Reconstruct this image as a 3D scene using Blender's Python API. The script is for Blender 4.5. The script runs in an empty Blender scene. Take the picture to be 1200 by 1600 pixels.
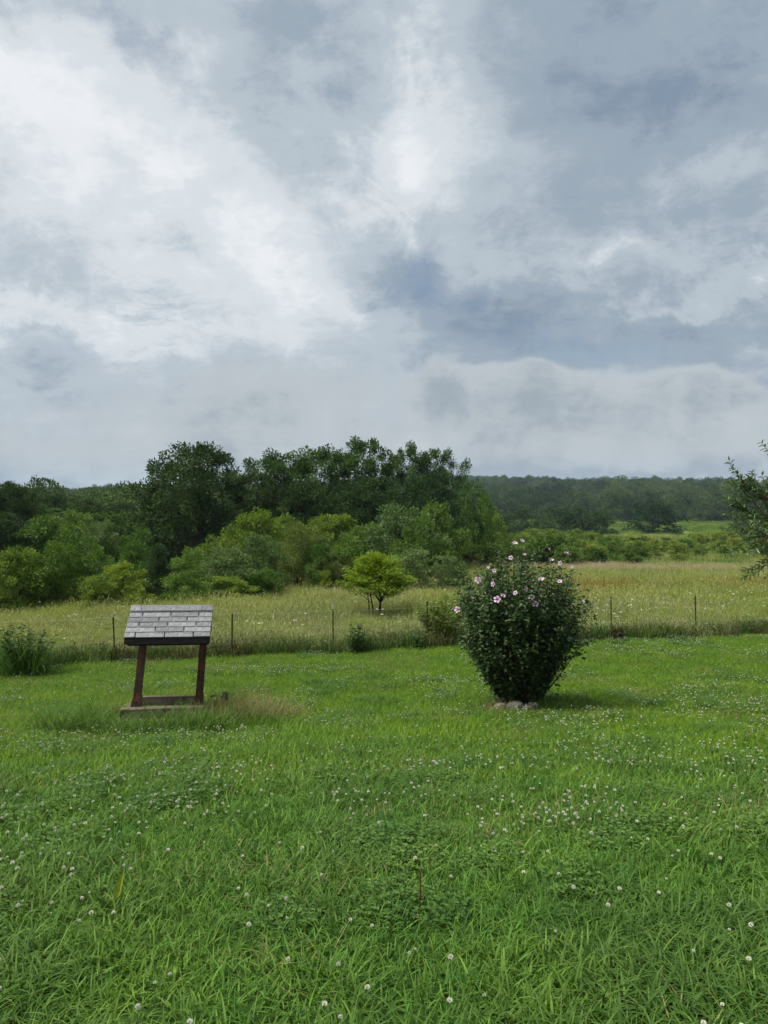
import bpy, math, random
import numpy as np
from mathutils import Vector

PI = math.pi
scene = bpy.context.scene
rng = np.random.default_rng(7)
random.seed(7)

# ----------------------------------------------------------------- camera
CAM_Z = 1.6
FPX = 1200.0            # focal length in photograph pixels (1200 x 1600)
HORIZON = 780.0
cam_data = bpy.data.cameras.new('camera')
cam_data.sensor_fit = 'VERTICAL'
cam_data.sensor_height = 34.6
cam_data.lens = 34.6 * FPX / 1600.0
cam_data.clip_start = 0.05
cam_data.clip_end = 20000
cam = bpy.data.objects.new('camera', cam_data)
scene.collection.objects.link(cam)
cam.location = (0, 0, CAM_Z)
cam.rotation_euler = (PI / 2 - math.atan((800 - HORIZON) / FPX), 0, 0)
scene.camera = cam

# ----------------------------------------------------------------- exposure
EXPOSURE = 2.15
scene.view_settings.view_transform = 'Standard'
scene.view_settings.look = 'None'
scene.view_settings.gamma = 1.0
scene.view_settings.use_curve_mapping = False
scene.view_settings.exposure = EXPOSURE
scene.render.engine = 'CYCLES'
cy = scene.cycles
cy.max_bounces = 6; cy.diffuse_bounces = 3; cy.glossy_bounces = 2
cy.transmission_bounces = 4; cy.transparent_max_bounces = 4; cy.volume_bounces = 0
cy.caustics_reflective = False; cy.caustics_refractive = False
cy.use_denoising = True; cy.denoiser = "OPENIMAGEDENOISE"; cy.denoising_prefilter = "ACCURATE"; cy.denoising_input_passes = "RGB_ALBEDO_NORMAL"
cy.sample_clamp_indirect = 4.0

# ----------------------------------------------------------------- sun + sky
SUN_EL, SUN_AZ = math.radians(60), math.radians(-105)    # azimuth from +Y, clockwise positive (towards +X)
sun_data = bpy.data.lights.new('sun', 'SUN')
sun_data.energy = 1.5
sun_data.angle = math.radians(40)
sun_data.color = (1.0, 0.94, 0.82)
sun = bpy.data.objects.new('sun', sun_data)
scene.collection.objects.link(sun)
sdir = Vector((math.sin(SUN_AZ) * math.cos(SUN_EL), math.cos(SUN_AZ) * math.cos(SUN_EL), math.sin(SUN_EL)))
sun.rotation_euler = sdir.to_track_quat('Z', 'Y').to_euler()
sun.location = (-20, 0, 40)

def sky_angles(px, py):
    dx, dz = (px - 600) / FPX, (HORIZON - py) / FPX
    return math.atan2(dx, 1.0), math.atan2(dz, math.hypot(1.0, dx))

def build_world():
    w = bpy.data.worlds.new('World'); scene.world = w; w.use_nodes = True
    nt = w.node_tree; nt.nodes.clear(); L = nt.links.new
    def node(t, **k):
        n = nt.nodes.new(t)
        for a, b in k.items(): setattr(n, a, b)
        return n
    def sock(v, s):
        if isinstance(v, (int, float)): s.default_value = v
        elif isinstance(v, tuple): s.default_value = v
        else: L(v, s)
    def M(op, a, b=None, c=None, clamp=False):
        n = node('ShaderNodeMath', operation=op); n.use_clamp = clamp
        sock(a, n.inputs[0])
        if b is not None: sock(b, n.inputs[1])
        if c is not None: sock(c, n.inputs[2])
        return n.outputs[0]
    def V(op, a, b=None, s=None):
        n = node('ShaderNodeVectorMath', operation=op); sock(a, n.inputs[0])
        if b is not None: sock(b, n.inputs[1])
        if s is not None: sock(s, n.inputs['Scale'])
        return n.outputs[0]
    def noise(vec, scale, detail=5, rough=0.55, dist=0.0, off=None):
        if off: vec = V('ADD', vec, off)
        n = node('ShaderNodeTexNoise'); sock(vec, n.inputs['Vector'])
        n.inputs['Scale'].default_value = scale; n.inputs['Detail'].default_value = detail
        n.inputs['Roughness'].default_value = rough; n.inputs['Distortion'].default_value = dist
        return n.outputs['Fac']
    def step(x, a, b):
        n = node('ShaderNodeMapRange'); n.interpolation_type = 'SMOOTHSTEP'
        sock(x, n.inputs[0]); n.inputs[1].default_value = a; n.inputs[2].default_value = b
        return n.outputs[0]
    tc = node('ShaderNodeTexCoord')
    d = V('NORMALIZE', tc.outputs['Generated'])
    sp = node('ShaderNodeSeparateXYZ'); L(d, sp.inputs[0]); x, y, z = sp.outputs
    az0 = M('ARCTAN2', x, y); el0 = M('ARCSINE', z)
    zz = M('ADD', M('MAXIMUM', z, 0.0), 0.30)
    cb = node('ShaderNodeCombineXYZ'); L(M('DIVIDE', x, zz), cb.inputs[0]); L(M('DIVIDE', y, zz), cb.inputs[1])
    plane = cb.outputs[0]                       # point where the view direction meets a flat cloud layer
    def noise3(vec, scale, detail, rough, off, dist=0.0):
        n = node('ShaderNodeTexNoise'); sock(V('ADD', vec, off), n.inputs['Vector'])
        n.inputs['Scale'].default_value = scale; n.inputs['Detail'].default_value = detail; n.inputs['Roughness'].default_value = rough; n.inputs['Distortion'].default_value = dist
        s = node('ShaderNodeSeparateColor'); L(n.outputs['Color'], s.inputs[0])
        return [M('SUBTRACT', o, .5) for o in s.outputs]
    def noise_col(vec, scale, det):
        n = node('ShaderNodeTexNoise'); sock(vec, n.inputs['Vector']); n.inputs['Scale'].default_value = scale; n.inputs['Detail'].default_value = det; return n.outputs['Color']
    w1 = noise3(d, 4.6, 2.5, .55, (3.1, .4, 0)); w2 = noise3(d, 14.0, 6, .66, (9.1, 2, 5), .3)
    az = M('MULTIPLY_ADD', w1[0], .22, M('MULTIPLY_ADD', w2[0], .13, az0)); el = M('MULTIPLY_ADD', w1[1], .16, M('MULTIPLY_ADD', w2[1], .11, el0))
    tp = noise3(plane, 2.2, 6, .56, (1.3, 4.4, 0), .25); td = noise3(d, 7.0, 5, .58, (0, 2.4, 3), .15)
    ws = node('ShaderNodeMapping'); ws.inputs['Scale'].default_value = (1.3, 5.0, 1.0); ws.inputs['Rotation'].default_value = (0, 0, .30); L(plane, ws.inputs[0])
    t4 = M('SUBTRACT', noise(ws.outputs[0], 2.6, 3, .5, .5), .5)
    fm = node('ShaderNodeMapping'); fm.inputs['Scale'].default_value = (1.0, 1.0, 2.3); fm.inputs['Rotation'].default_value = (0, .12, 0); L(d, fm.inputs[0])
    fold = noise3(V('ADD', fm.outputs[0], V('SCALE', V('SUBTRACT', noise_col(d, 9.0, 3), (.5, .5, .5)), s=.16)), 3.6, 9, .70, (2.2, 7.1, 4.0))
    f1 = M('SUBTRACT', .13, M('ABSOLUTE', fold[0])); f2 = M('SUBTRACT', .10, M('ABSOLUTE', fold[1]))
    sm = node('ShaderNodeMapping'); sm.inputs['Scale'].default_value = (2.2, 2.2, 11.0); sm.inputs['Rotation'].default_value = (0, .10, 0); L(V('ADD', d, V('SCALE', V('SUBTRACT', noise_col(d, 11.0, 4), (.5, .5, .5)), s=.085)), sm.inputs[0])
    streak = step(M('ABSOLUTE', M('SUBTRACT', noise(sm.outputs[0], 2.4, 7, .66), .5)), .075, .0)
    def blobs(items, A, E):
        tot = None
        for (px, py, sx, sy, rot, amp) in items:
            a0, e0 = sky_angles(px, py); sx /= FPX; sy /= FPX
            c, s = math.cos(math.radians(rot)), math.sin(math.radians(rot))
            da = M('SUBTRACT', A, a0); de = M('SUBTRACT', E, e0)
            u = M('MULTIPLY_ADD', da, c / sx, M('MULTIPLY', de, s / sx))
            v = M('MULTIPLY_ADD', da, -s / sy, M('MULTIPLY', de, c / sy))
            q = M('MULTIPLY_ADD', u, u, M('MULTIPLY', v, v))
            g = M('MULTIPLY', M('POWER', 2.71828, M('MULTIPLY', q, -1.0)), amp)
            tot = g if tot is None else M('ADD', tot, g)
        return tot
    # brighter / darker masses of the cloud sheet (position, half sizes, tilt, amount)
    S = blobs([
        (150, 290, 330, 200, -25, .26), (20, 90, 170, 130, 0, .13), (400, 385, 180, 85, -40, .20),
        (690, 150, 66, 190, 6, .19), (650, 200, 150, 180, 0, .08), (665, 310, 95, 45, 15, .18), (560, 265, 70, 50, 0, .10),
        (430, 120, 150, 130, 25, -.11), (1010, 130, 270, 150, -10, -.19), (690, 430, 120, 65, -20, -.22), (590, 380, 60, 40, 0, -.06),
        (930, 515, 280, 55, -4, -.21), (1110, 260, 90, 40, 0, .13), (975, 396, 85, 15, 0, .20), (1135, 432, 90, 22, 5, .17), (1060, 482, 90, 12, 8, .14), (80, 500, 190, 14, -4, .13),
        (110, 530, 100, 10, 0, .10), (560, 480, 110, 20, -15, .12), (300, 610, 260, 70, 0, -.09), (60, 665, 100, 30, 0, .08), (70, 560, 170, 45, 0, .12), (330, 520, 150, 40, 0, .06), (30, 735, 150, 26, 0, -.08), (950, 752, 400, 13, 0, -.14),
    ], az, el)
    # clear gaps between the clouds
    G = blobs([(695, 430, 110, 55, -25, .72), (190, 60, 130, 34, -38, .55), (940, 550, 220, 30, -6, .62), (1190, 130, 30, 60, 0, .4), (60, 545, 130, 14, 0, .35)], az, el)
    # the low bank of cumulus in front, with lobed tops
    bump = blobs([(690, 600, 50, 70, 0, .115), (825, 610, 100, 70, 0, .125), (1015, 620, 80, 60, 0, .10), (1125, 610, 60, 60, 0, .095), (430, 600, 220, 90, 0, .11)], M('MULTIPLY_ADD', w2[2], .05, az0), el0)
    bank_top = M('ADD', M('ADD', .088, bump), M('MULTIPLY_ADD', td[1], .08, M('MULTIPLY', w2[1], .12)))
    bank_e = M('SUBTRACT', bank_top, el0)
    soft = M('MULTIPLY_ADD', step(az0, -.15, .12), -.040, .080)          # softer edge towards the left
    bank = M('MULTIPLY', M('MULTIPLY', step(M('DIVIDE', bank_e, soft), -.3, .5), step(el0, .015, .07)), .85)
    bank_lit = M('MULTIPLY', step(bank_e, .13, -.01), .22)
    tex = M('MULTIPLY_ADD', tp[0], .36, M('MULTIPLY_ADD', td[0], .26, M('MULTIPLY_ADD', w2[0], .36, M('MULTIPLY', t4, .13))))
    SM = blobs([(1060, 430, 190, 75, 0, .22), (90, 490, 230, 60, 0, .18), (560, 480, 150, 40, 0, .12), (240, 250, 260, 170, -25, .05)], az0, el0)
    S = M('MULTIPLY_ADD', M('MULTIPLY', streak, step(M('ADD', tp[2], td[2]), -.12, .22)), SM, S)
    sheet = M('ADD', M('ADD', .515, S), M('MULTIPLY_ADD', f1, .72, tex))
    bankv = M('ADD', M('MULTIPLY_ADD', f2, .70, M('ADD', .415, bank_lit)), M('MULTIPLY_ADD', td[2], .34, M('MULTIPLY_ADD', w2[2], .20, M('MULTIPLY', tp[0], .14))))
    B = node('ShaderNodeMix', data_type='FLOAT'); L(bank, B.inputs[0]); L(sheet, B.inputs[2]); L(bankv, B.inputs[3])
    k = 1.0 / (0.1 * 2 ** EXPOSURE)
    ramp = node('ShaderNodeValToRGB'); L(B.outputs[0], ramp.inputs[0])
    cr = ramp.color_ramp; cr.interpolation = 'EASE'
    stops = [(0.0, (.155, .215, .305)), (.28, (.228, .300, .395)), (.46, (.335, .407, .485)), (.64, (.480, .550, .612)), (.84, (.690, .740, .780)), (1.0, (.84, .87, .90))]
    while len(cr.elements) < len(stops): cr.elements.new(.5)
    for e, (p, c) in zip(cr.elements, stops): e.position = p; e.color = (*c, 1)
    warm = node('ShaderNodeMix', data_type='RGBA', blend_type='MULTIPLY'); L(M('MULTIPLY', bank, .8), warm.inputs[0]); L(ramp.outputs[0], warm.inputs[6]); warm.inputs[7].default_value = (1.05, 1.0, .93, 1)
    cl = V('SCALE', warm.outputs[2], s=k)
    sky = node('ShaderNodeTexSky', sky_type='NISHITA'); sky.sun_disc = False
    sky.sun_elevation = SUN_EL; sky.sun_rotation = SUN_AZ; sky.altitude = 200; sky.air_density = 1.0; sky.dust_density = 0.6; sky.ozone_density = 1.0
    gap = M('MULTIPLY', step(M('MULTIPLY_ADD', M('ADD', tp[1], td[1]), .8, G), .10, .85), M('SUBTRACT', 1.0, bank))
    gap = M('MULTIPLY', gap, .62)
    skys = V('MULTIPLY', sky.outputs[0], (.25, .235, .215))
    mx = node('ShaderNodeMix', data_type='RGBA'); L(gap, mx.inputs[0]); L(cl, mx.inputs[6]); L(skys, mx.inputs[7])
    bg = node('ShaderNodeBackground'); L(mx.outputs[2], bg.inputs[0]); bg.inputs[1].default_value = 0.1
    out = node('ShaderNodeOutputWorld'); L(bg.outputs[0], out.inputs[0])
    w.cycles.sampling_method = 'MANUAL'; w.cycles.sample_map_resolution = 512
build_world()

# ================================================================= helpers
COL = scene.collection
def tag(o, label=None, cat=None, group=None, kind=None):
    if label: o['label'] = label
    if cat: o['category'] = cat
    if group: o['group'] = group
    if kind: o['kind'] = kind
    return o
def link(name, mesh, mat=None, parent=None):
    o = bpy.data.objects.new(name, mesh); COL.objects.link(o)
    if mat is not None and mesh is not None and not mesh.materials: mesh.materials.append(mat)
    if parent is not None: o.parent = parent
    return o
def empty(name, loc=(0, 0, 0), rz=0.0, sc=(1, 1, 1)):
    o = bpy.data.objects.new(name, None); COL.objects.link(o)
    o.location = loc; o.rotation_euler = (0, 0, rz); o.scale = sc; o.empty_display_size = .2
    return o

def mesh_arrays(name, verts, loops, totals, attrs=None, smooth=False):
    me = bpy.data.meshes.new(name)
    verts = np.ascontiguousarray(verts, dtype=np.float32); loops = np.ascontiguousarray(loops, dtype=np.int32); totals = np.ascontiguousarray(totals, dtype=np.int32)
    me.vertices.add(len(verts)); me.vertices.foreach_set('co', verts.ravel())
    me.loops.add(len(loops)); me.loops.foreach_set('vertex_index', loops)
    me.polygons.add(len(totals))
    starts = np.concatenate([[0], np.cumsum(totals)[:-1]]).astype(np.int32)
    me.polygons.foreach_set('loop_start', starts); me.polygons.foreach_set('loop_total', totals)
    me.polygons.foreach_set('use_smooth', np.full(len(totals), smooth, dtype=bool))
    for k, v in (attrs or {}).items():
        a = me.attributes.new(k, 'FLOAT', 'POINT'); a.data.foreach_set('value', np.ascontiguousarray(v, dtype=np.float32))
    me.update(calc_edges=True); me.validate()
    return me

def nrm(v): return v / np.maximum(np.linalg.norm(v, axis=-1, keepdims=True), 1e-9)

class MB:
    """collects vertices and faces (with a per-vertex tint) and makes one mesh"""
    def __init__(s): s.v = []; s.l = []; s.t = []; s.a = []; s.n = 0
    def add(s, verts, loops, totals, tint=0.5):
        verts = np.asarray(verts, float).reshape(-1, 3)
        s.v.append(verts); s.l.append(np.asarray(loops).ravel() + s.n); s.t.append(np.asarray(totals).ravel())
        s.a.append(np.broadcast_to(np.asarray(tint, float), (len(verts),)) if np.ndim(tint) < 1 or len(np.atleast_1d(tint)) == len(verts) else np.full(len(verts), .5))
        s.n += len(verts)
    def leaves(s, P, A, N, L, W, tint, fold=.12, mid=.42):
        n = len(P); A = nrm(A); B = nrm(np.cross(A, N)); N = np.cross(B, A)
        L = np.broadcast_to(L, (n,))[:, None]; W = np.broadcast_to(W, (n,))[:, None]
        v = np.empty((n, 4, 3)); v[:, 0] = P; v[:, 2] = P + A * L - N * L * .10
        v[:, 1] = P + A * L * mid + B * W * .5 + N * W * fold; v[:, 3] = P + A * L * mid - B * W * .5 + N * W * fold
        s.add(v.reshape(-1, 3), np.arange(4 * n), np.full(n, 4), np.repeat(np.broadcast_to(tint, (n,)), 4))
    def ovals(s, P, A, N, L, W, tint, fold=.1):
        """six-cornered leaf"""
        n = len(P); A = nrm(A); B = nrm(np.cross(A, N)); N = np.cross(B, A)
        L = np.broadcast_to(L, (n,))[:, None]; W = np.broadcast_to(W, (n,))[:, None]
        v = np.empty((n, 6, 3)); v[:, 0] = P; v[:, 3] = P + A * L - N * L * .16
        for k, sg in ((1, 1), (5, -1)): v[:, k] = P + A * L * .28 + sg * B * W * .46 + N * W * fold
        for k, sg in ((2, 1), (4, -1)): v[:, k] = P + A * L * .66 + sg * B * W * .36 + N * (W * fold - L * .05)
        s.add(v.reshape(-1, 3), (np.arange(n)[:, None] * 6 + np.array([0, 1, 2, 3, 0, 3, 4, 5])).ravel(), np.full(2 * n, 4), np.repeat(np.broadcast_to(tint, (n,)), 6))
    def blades(s, P, phi, lean, curl, L, W, tint, K=4, twist=None):
        n = len(P); L = np.broadcast_to(L, (n,)); W = np.broadcast_to(W, (n,))
        out = np.stack([np.cos(phi), np.sin(phi), np.zeros(n)], 1); up = np.array([0, 0, 1.0])
        side = np.stack([-np.sin(phi), np.cos(phi), np.zeros(n)], 1)
        if twist is not None: side = nrm(side + np.stack([np.cos(twist), np.sin(twist), np.zeros(n)], 1) * .6)
        pos = P.copy(); pts = []; M_ = 2 * K + 1
        v = np.empty((n, M_, 3))
        for k in range(K):
            t = k / K; w = W * (1 - t ** 1.6) * (.75 + .5 * t if k < K - 1 else 1)
            v[:, 2 * k] = pos - side * (w / 2)[:, None]; v[:, 2 * k + 1] = pos + side * (w / 2)[:, None]
            th = lean + curl * (t + .5 / K)
            pos = pos + (out * np.sin(th)[:, None] + up * np.cos(th)[:, None]) * (L / K)[:, None]
        v[:, 2 * K] = pos
        f = []; tt = []
        for k in range(K - 1): f += [2 * k, 2 * k + 1, 2 * k + 3, 2 * k + 2]; tt.append(4)
        f += [2 * K - 2, 2 * K - 1, 2 * K]; tt.append(3)
        tn = np.repeat(np.broadcast_to(tint, (n,)), M_)
        s.add(v.reshape(-1, 3), (np.arange(n)[:, None] * M_ + np.array(f)).ravel(), np.tile(tt, n), tn)
        return pos
    def tube(s, pts, rad, m=6, tint=.5, cap=True):
        pts = np.asarray(pts, float); k = len(pts); rad = np.broadcast_to(rad, (k,))
        tg = np.gradient(pts, axis=0) if k > 2 else np.repeat((pts[1] - pts[0])[None], k, 0)
        tg = nrm(tg); ref = np.array([0, 0, 1.0]) if abs(tg[0][2]) < .9 else np.array([1.0, 0, 0])
        a = nrm(np.cross(tg, ref)); b = np.cross(tg, a)
        th = np.arange(m) / m * 2 * PI
        v = pts[:, None] + (a[:, None] * np.cos(th)[None, :, None] + b[:, None] * np.sin(th)[None, :, None]) * rad[:, None, None]
        f = []
        for i in range(k - 1):
            for j in range(m):
                j2 = (j + 1) % m; f += [i * m + j, i * m + j2, (i + 1) * m + j2, (i + 1) * m + j]
        t = [4] * ((k - 1) * m)
        if cap: f += list(range(m))[::-1] + [(k - 1) * m + j for j in range(m)]; t += [m, m]
        s.add(v.reshape(-1, 3), f, t, tint)
    def box(s, c, size, rot=None, tint=.5, taper=1.0, bevel=0.0):
        hx, hy, hz = np.array(size) / 2
        if bevel <= 0:
            v = np.array([[sx * hx * (taper if sz > 0 else 1), sy * hy * (taper if sz > 0 else 1), sz * hz] for sz in (-1, 1) for sx, sy in ((-1, -1), (1, -1), (1, 1), (-1, 1))])
            f = [3, 2, 1, 0, 4, 5, 6, 7, 0, 1, 5, 4, 1, 2, 6, 5, 2, 3, 7, 6, 3, 0, 4, 7]; t = [4] * 6
        else:
            b = min(bevel, hx * .9, hy * .9, hz * .9); v = []; ring = [(-hx + b, -hy), (hx - b, -hy), (hx, -hy + b), (hx, hy - b), (hx - b, hy), (-hx + b, hy), (-hx, hy - b), (-hx, -hy + b)]
            inn = [(-hx + b, -hy + b), (hx - b, -hy + b), (hx - b, -hy + b), (hx - b, hy - b), (hx - b, hy - b), (-hx + b, hy - b), (-hx + b, hy - b), (-hx + b, -hy + b)]
            for z, r in ((-hz, inn), (-hz + b, ring), (hz - b, ring), (hz, inn)): v += [(x, y, z) for x, y in r]
            v = np.array(v); f = []; t = []
            for i in range(3):
                for j in range(8): j2 = (j + 1) % 8; f += [i * 8 + j, i * 8 + j2, (i + 1) * 8 + j2, (i + 1) * 8 + j]; t.append(4)
            f += [7, 5, 3, 1]; t.append(4); f += [24 + 1, 24 + 3, 24 + 5, 24 + 7]; t.append(4)
        if rot is not None: v = v @ np.asarray(rot).T
        s.add(v + np.asarray(c), f, t, tint)
    def mesh(s, name, mat=None, smooth=False):
        me = mesh_arrays(name, np.concatenate(s.v), np.concatenate(s.l), np.concatenate(s.t), {'tint': np.concatenate(s.a)}, smooth)
        if mat is not None: me.materials.append(mat)
        return me

def rotx(a): c, s = math.cos(a), math.sin(a); return np.array([[1, 0, 0], [0, c, -s], [0, s, c]])
def roty(a): c, s = math.cos(a), math.sin(a); return np.array([[c, 0, s], [0, 1, 0], [-s, 0, c]])
def rotz(a): c, s = math.cos(a), math.sin(a); return np.array([[c, -s, 0], [s, c, 0], [0, 0, 1]])

# ----------------------------------------------------------------- materials
def nodes_of(name):
    m = bpy.data.materials.new(name); m.use_nodes = True
    nt = m.node_tree; nt.nodes.clear()
    return m, nt, nt.nodes.new, nt.links.new

def leaf_mat(name, dark, light, trans=.3, rough=.5, spec=.3, vary=.25, alt=None):
    """leaf colour runs dark..light with each leaf's own tint and shifts a little from plant to plant"""
    m, nt, N, L = nodes_of(name)
    at = N('ShaderNodeAttribute'); at.attribute_name = 'tint'
    oi = N('ShaderNodeObjectInfo')
    mix = N('ShaderNodeMix'); mix.data_type = 'RGBA'; L(at.outputs['Fac'], mix.inputs[0]); mix.inputs[6].default_value = (*dark, 1); mix.inputs[7].default_value = (*light, 1)
    hs = N('ShaderNodeHueSaturation')
    mr = N('ShaderNodeMapRange'); L(oi.outputs['Random'], mr.inputs[0]); mr.inputs[3].default_value = 1 - vary; mr.inputs[4].default_value = 1 + vary
    L(mr.outputs[0], hs.inputs['Value'])
    mh = N('ShaderNodeMath'); mh.operation = 'MULTIPLY_ADD'; L(oi.outputs['Random'], mh.inputs[0]); mh.inputs[1].default_value = -.04 * vary / .25; mh.inputs[2].default_value = .5 + .02 * vary / .25
    L(mh.outputs[0], hs.inputs['Hue']); L(mix.outputs[2], hs.inputs['Color'])
    p = N('ShaderNodeBsdfPrincipled'); L(hs.outputs[0], p.inputs['Base Color']); p.inputs['Roughness'].default_value = rough; p.inputs['Specular IOR Level'].default_value = spec
    out = N('ShaderNodeOutputMaterial')
    if trans > 0:
        tr = N('ShaderNodeBsdfTranslucent')
        ty = N('ShaderNodeMix'); ty.data_type = 'RGBA'; ty.blend_type = 'MULTIPLY'; ty.inputs[0].default_value = 1; L(hs.outputs[0], ty.inputs[6]); ty.inputs[7].default_value = (1.25, 1.2, .6, 1)
        L(ty.outputs[2], tr.inputs[0])
        ms = N('ShaderNodeMixShader'); ms.inputs[0].default_value = trans; L(p.outputs[0], ms.inputs[1]); L(tr.outputs[0], ms.inputs[2]); L(ms.outputs[0], out.inputs[0])
    else: L(p.outputs[0], out.inputs[0])
    return m

def rough_mat(name, c1, c2, scale=8, rough=.85, spec=.2, stretch=(1, 1, 1), bump=.3, c3=None, spots=None, coord='Object', tint=False):
    m, nt, N, L = nodes_of(name)
    tc = N('ShaderNodeTexCoord'); mp = N('ShaderNodeMapping'); mp.inputs['Scale'].default_value = stretch; L(tc.outputs[coord], mp.inputs[0])
    no = N('ShaderNodeTexNoise'); no.inputs['Scale'].default_value = scale; no.inputs['Detail'].default_value = 7; no.inputs['Roughness'].default_value = .62; L(mp.outputs[0], no.inputs['Vector'])
    rp = N('ShaderNodeValToRGB'); L(no.outputs['Fac'], rp.inputs[0]); e = rp.color_ramp.elements
    e[0].position = .32; e[0].color = (*c1, 1); e[1].position = .68; e[1].color = (*c2, 1)
    col = rp.outputs[0]
    if spots:
        n2 = N('ShaderNodeTexNoise'); n2.inputs['Scale'].default_value = spots[0]; n2.inputs['Detail'].default_value = 3; L(tc.outputs[coord], n2.inputs['Vector'])
        r2 = N('ShaderNodeValToRGB'); L(n2.outputs['Fac'], r2.inputs[0]); q = r2.color_ramp.elements; q[0].position = spots[1]; q[0].color = (0, 0, 0, 1); q[1].position = spots[2]; q[1].color = (1, 1, 1, 1)
        mx = N('ShaderNodeMix'); mx.data_type = 'RGBA'; L(r2.outputs[0], mx.inputs[0]); L(col, mx.inputs[6]); mx.inputs[7].default_value = (*spots[3], 1); col = mx.outputs[2]
    if tint:
        at = N('ShaderNodeObjectInfo'); mr = N('ShaderNodeMapRange'); L(at.outputs['Random'], mr.inputs[0]); mr.inputs[3].default_value = .78; mr.inputs[4].default_value = 1.2
        hs = N('ShaderNodeHueSaturation'); L(mr.outputs[0], hs.inputs['Value']); L(col, hs.inputs['Color']); col = hs.outputs[0]
    p = N('ShaderNodeBsdfPrincipled'); L(col, p.inputs['Base Color']); p.inputs['Roughness'].default_value = rough; p.inputs['Specular IOR Level'].default_value = spec
    if bump:
        b = N('ShaderNodeBump'); b.inputs['Strength'].default_value = bump; b.inputs['Distance'].default_value = .01; L(no.outputs['Fac'], b.inputs['Height']); L(b.outputs[0], p.inputs['Normal'])
    out = N('ShaderNodeOutputMaterial'); L(p.outputs[0], out.inputs[0])
    return m

M_ = {}
M_['oak'] = leaf_mat('oak_leaf', (.014, .038, .010), (.048, .098, .022), .25, .6, .18, .18)
M_['open'] = leaf_mat('walnut_leaf', (.022, .058, .013), (.090, .168, .036), .32, .6, .18, .16)
M_['bush'] = leaf_mat('brush_leaf', (.050, .106, .014), (.168, .268, .050), .32, .6, .18, .25)
M_['light'] = leaf_mat('light_leaf', (.080, .140, .012), (.215, .310, .046), .36, .6, .18, .15)
M_['grey'] = leaf_mat('grey_green_leaf', (.052, .104, .030), (.165, .245, .090), .30, .6, .18, .15)
M_['willow'] = leaf_mat('willow_leaf', (.058, .100, .018), (.160, .225, .055), .34, .55, .25, .12)
M_['cedar'] = leaf_mat('cedar_leaf', (.018, .045, .014), (.050, .095, .030), .15, .6, .2, .15)
M_['locust'] = leaf_mat('yellow_green_leaf', (.090, .160, .008), (.240, .340, .020), .40, .5, .3, .05)
M_['sumac'] = leaf_mat('sumac_leaf', (.050, .100, .014), (.170, .250, .050), .32, .6, .18, .40)
M_['far'] = leaf_mat('far_tree_leaf', (.012, .034, .012), (.060, .115, .034), .25, .6, .2, .42)
M_['far_light'] = leaf_mat('far_light_leaf', (.028, .062, .016), (.100, .165, .044), .25, .6, .15, .35)
M_['hibiscus'] = leaf_mat('hibiscus_leaf', (.016, .048, .011), (.120, .200, .060), .22, .42, .45, .05)
M_['pear'] = leaf_mat('edge_tree_leaf', (.034, .080, .020), (.130, .205, .058), .25, .38, .5, .05)
M_['lawn'] = leaf_mat('lawn_blade', (.050, .120, .008), (.185, .320, .030), .34, .6, .16, .22)
M_['lawn_near'] = leaf_mat('near_lawn_blade', (.031, .096, .010), (.128, .252, .037), .26, .6, .16, .22)
M_['field'] = leaf_mat('yellow_green_meadow_blade', (.085, .145, .018), (.280, .340, .080), .34, .6, .2, .18)
M_['lawn_tall'] = leaf_mat('tall_blade', (.026, .076, .010), (.112, .205, .040), .30, .6, .16, .18)
M_['unmown'] = leaf_mat('unmown_blade', (.024, .072, .008), (.105, .185, .032), .28, .6, .12, .1)
M_['clover'] = leaf_mat('clover_leaf', (.032, .088, .010), (.100, .195, .030), .28, .5, .3, .16)
M_['meadow'] = leaf_mat('meadow_blade', (.105, .150, .030), (.380, .390, .165), .34, .6, .2, .18)
M_['meadow_grey'] = leaf_mat('meadow_weed', (.085, .130, .036), (.330, .345, .180), .30, .6, .2, .18)
M_['pinkgrass'] = leaf_mat('pink_grass', (.210, .190, .110), (.420, .350, .260), .3, .6, .2, .12)
M_['golden'] = leaf_mat('golden_grass', (.120, .120, .024), (.270, .230, .065), .3, .6, .2, .15)
M_['tanweed'] = leaf_mat('dry_weed', (.110, .105, .040), (.340, .285, .140), .25, .7, .1, .15)
M_['weed'] = leaf_mat('weed_leaf', (.020, .060, .012), (.080, .150, .030), .3, .5, .3, .1)
M_['goldenrod'] = leaf_mat('goldenrod_leaf', (.070, .120, .012), (.200, .260, .030), .35, .5, .3, .08)
M_['deadleaf'] = leaf_mat('brown_shrub_leaf', (.030, .028, .012), (.085, .085, .035), .15, .7, .1, .1)
M_['bark'] = rough_mat('bark', (.018, .014, .011), (.062, .050, .040), 14, .9, .1, (1, 1, .25), .6)
M_['stem'] = rough_mat('green_stem', (.030, .045, .016), (.075, .090, .035), 20, .8, .2, bump=0)
M_['white'] = rough_mat('clover_floret', (.55, .56, .46), (.80, .80, .74), 60, .8, .1, bump=0)
M_['wood_red'] = rough_mat('stained_wood', (.036, .017, .012), (.180, .074, .050), 7, .8, .2, (6, 6, .6), .5, spots=(5, .52, .62, (.050, .034, .028)))
M_['wood_fascia'] = rough_mat('dark_painted_board', (.012, .010, .009), (.034, .028, .025), 8, .75, .25, (.6, 5, 5), .4)
M_['wood_grey'] = rough_mat('weathered_wood', (.060, .046, .036), (.190, .155, .120), 7, .9, .15, (.5, 7, 7), .6, spots=(9, .55, .68, (.040, .055, .020)))
M_['shingle'] = rough_mat('asphalt_shingle', (.110, .114, .124), (.205, .212, .226), 90, .95, .15, (1, 1, 1), .5, spots=(70, .50, .68, (.265, .275, .29)), tint=True)
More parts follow.
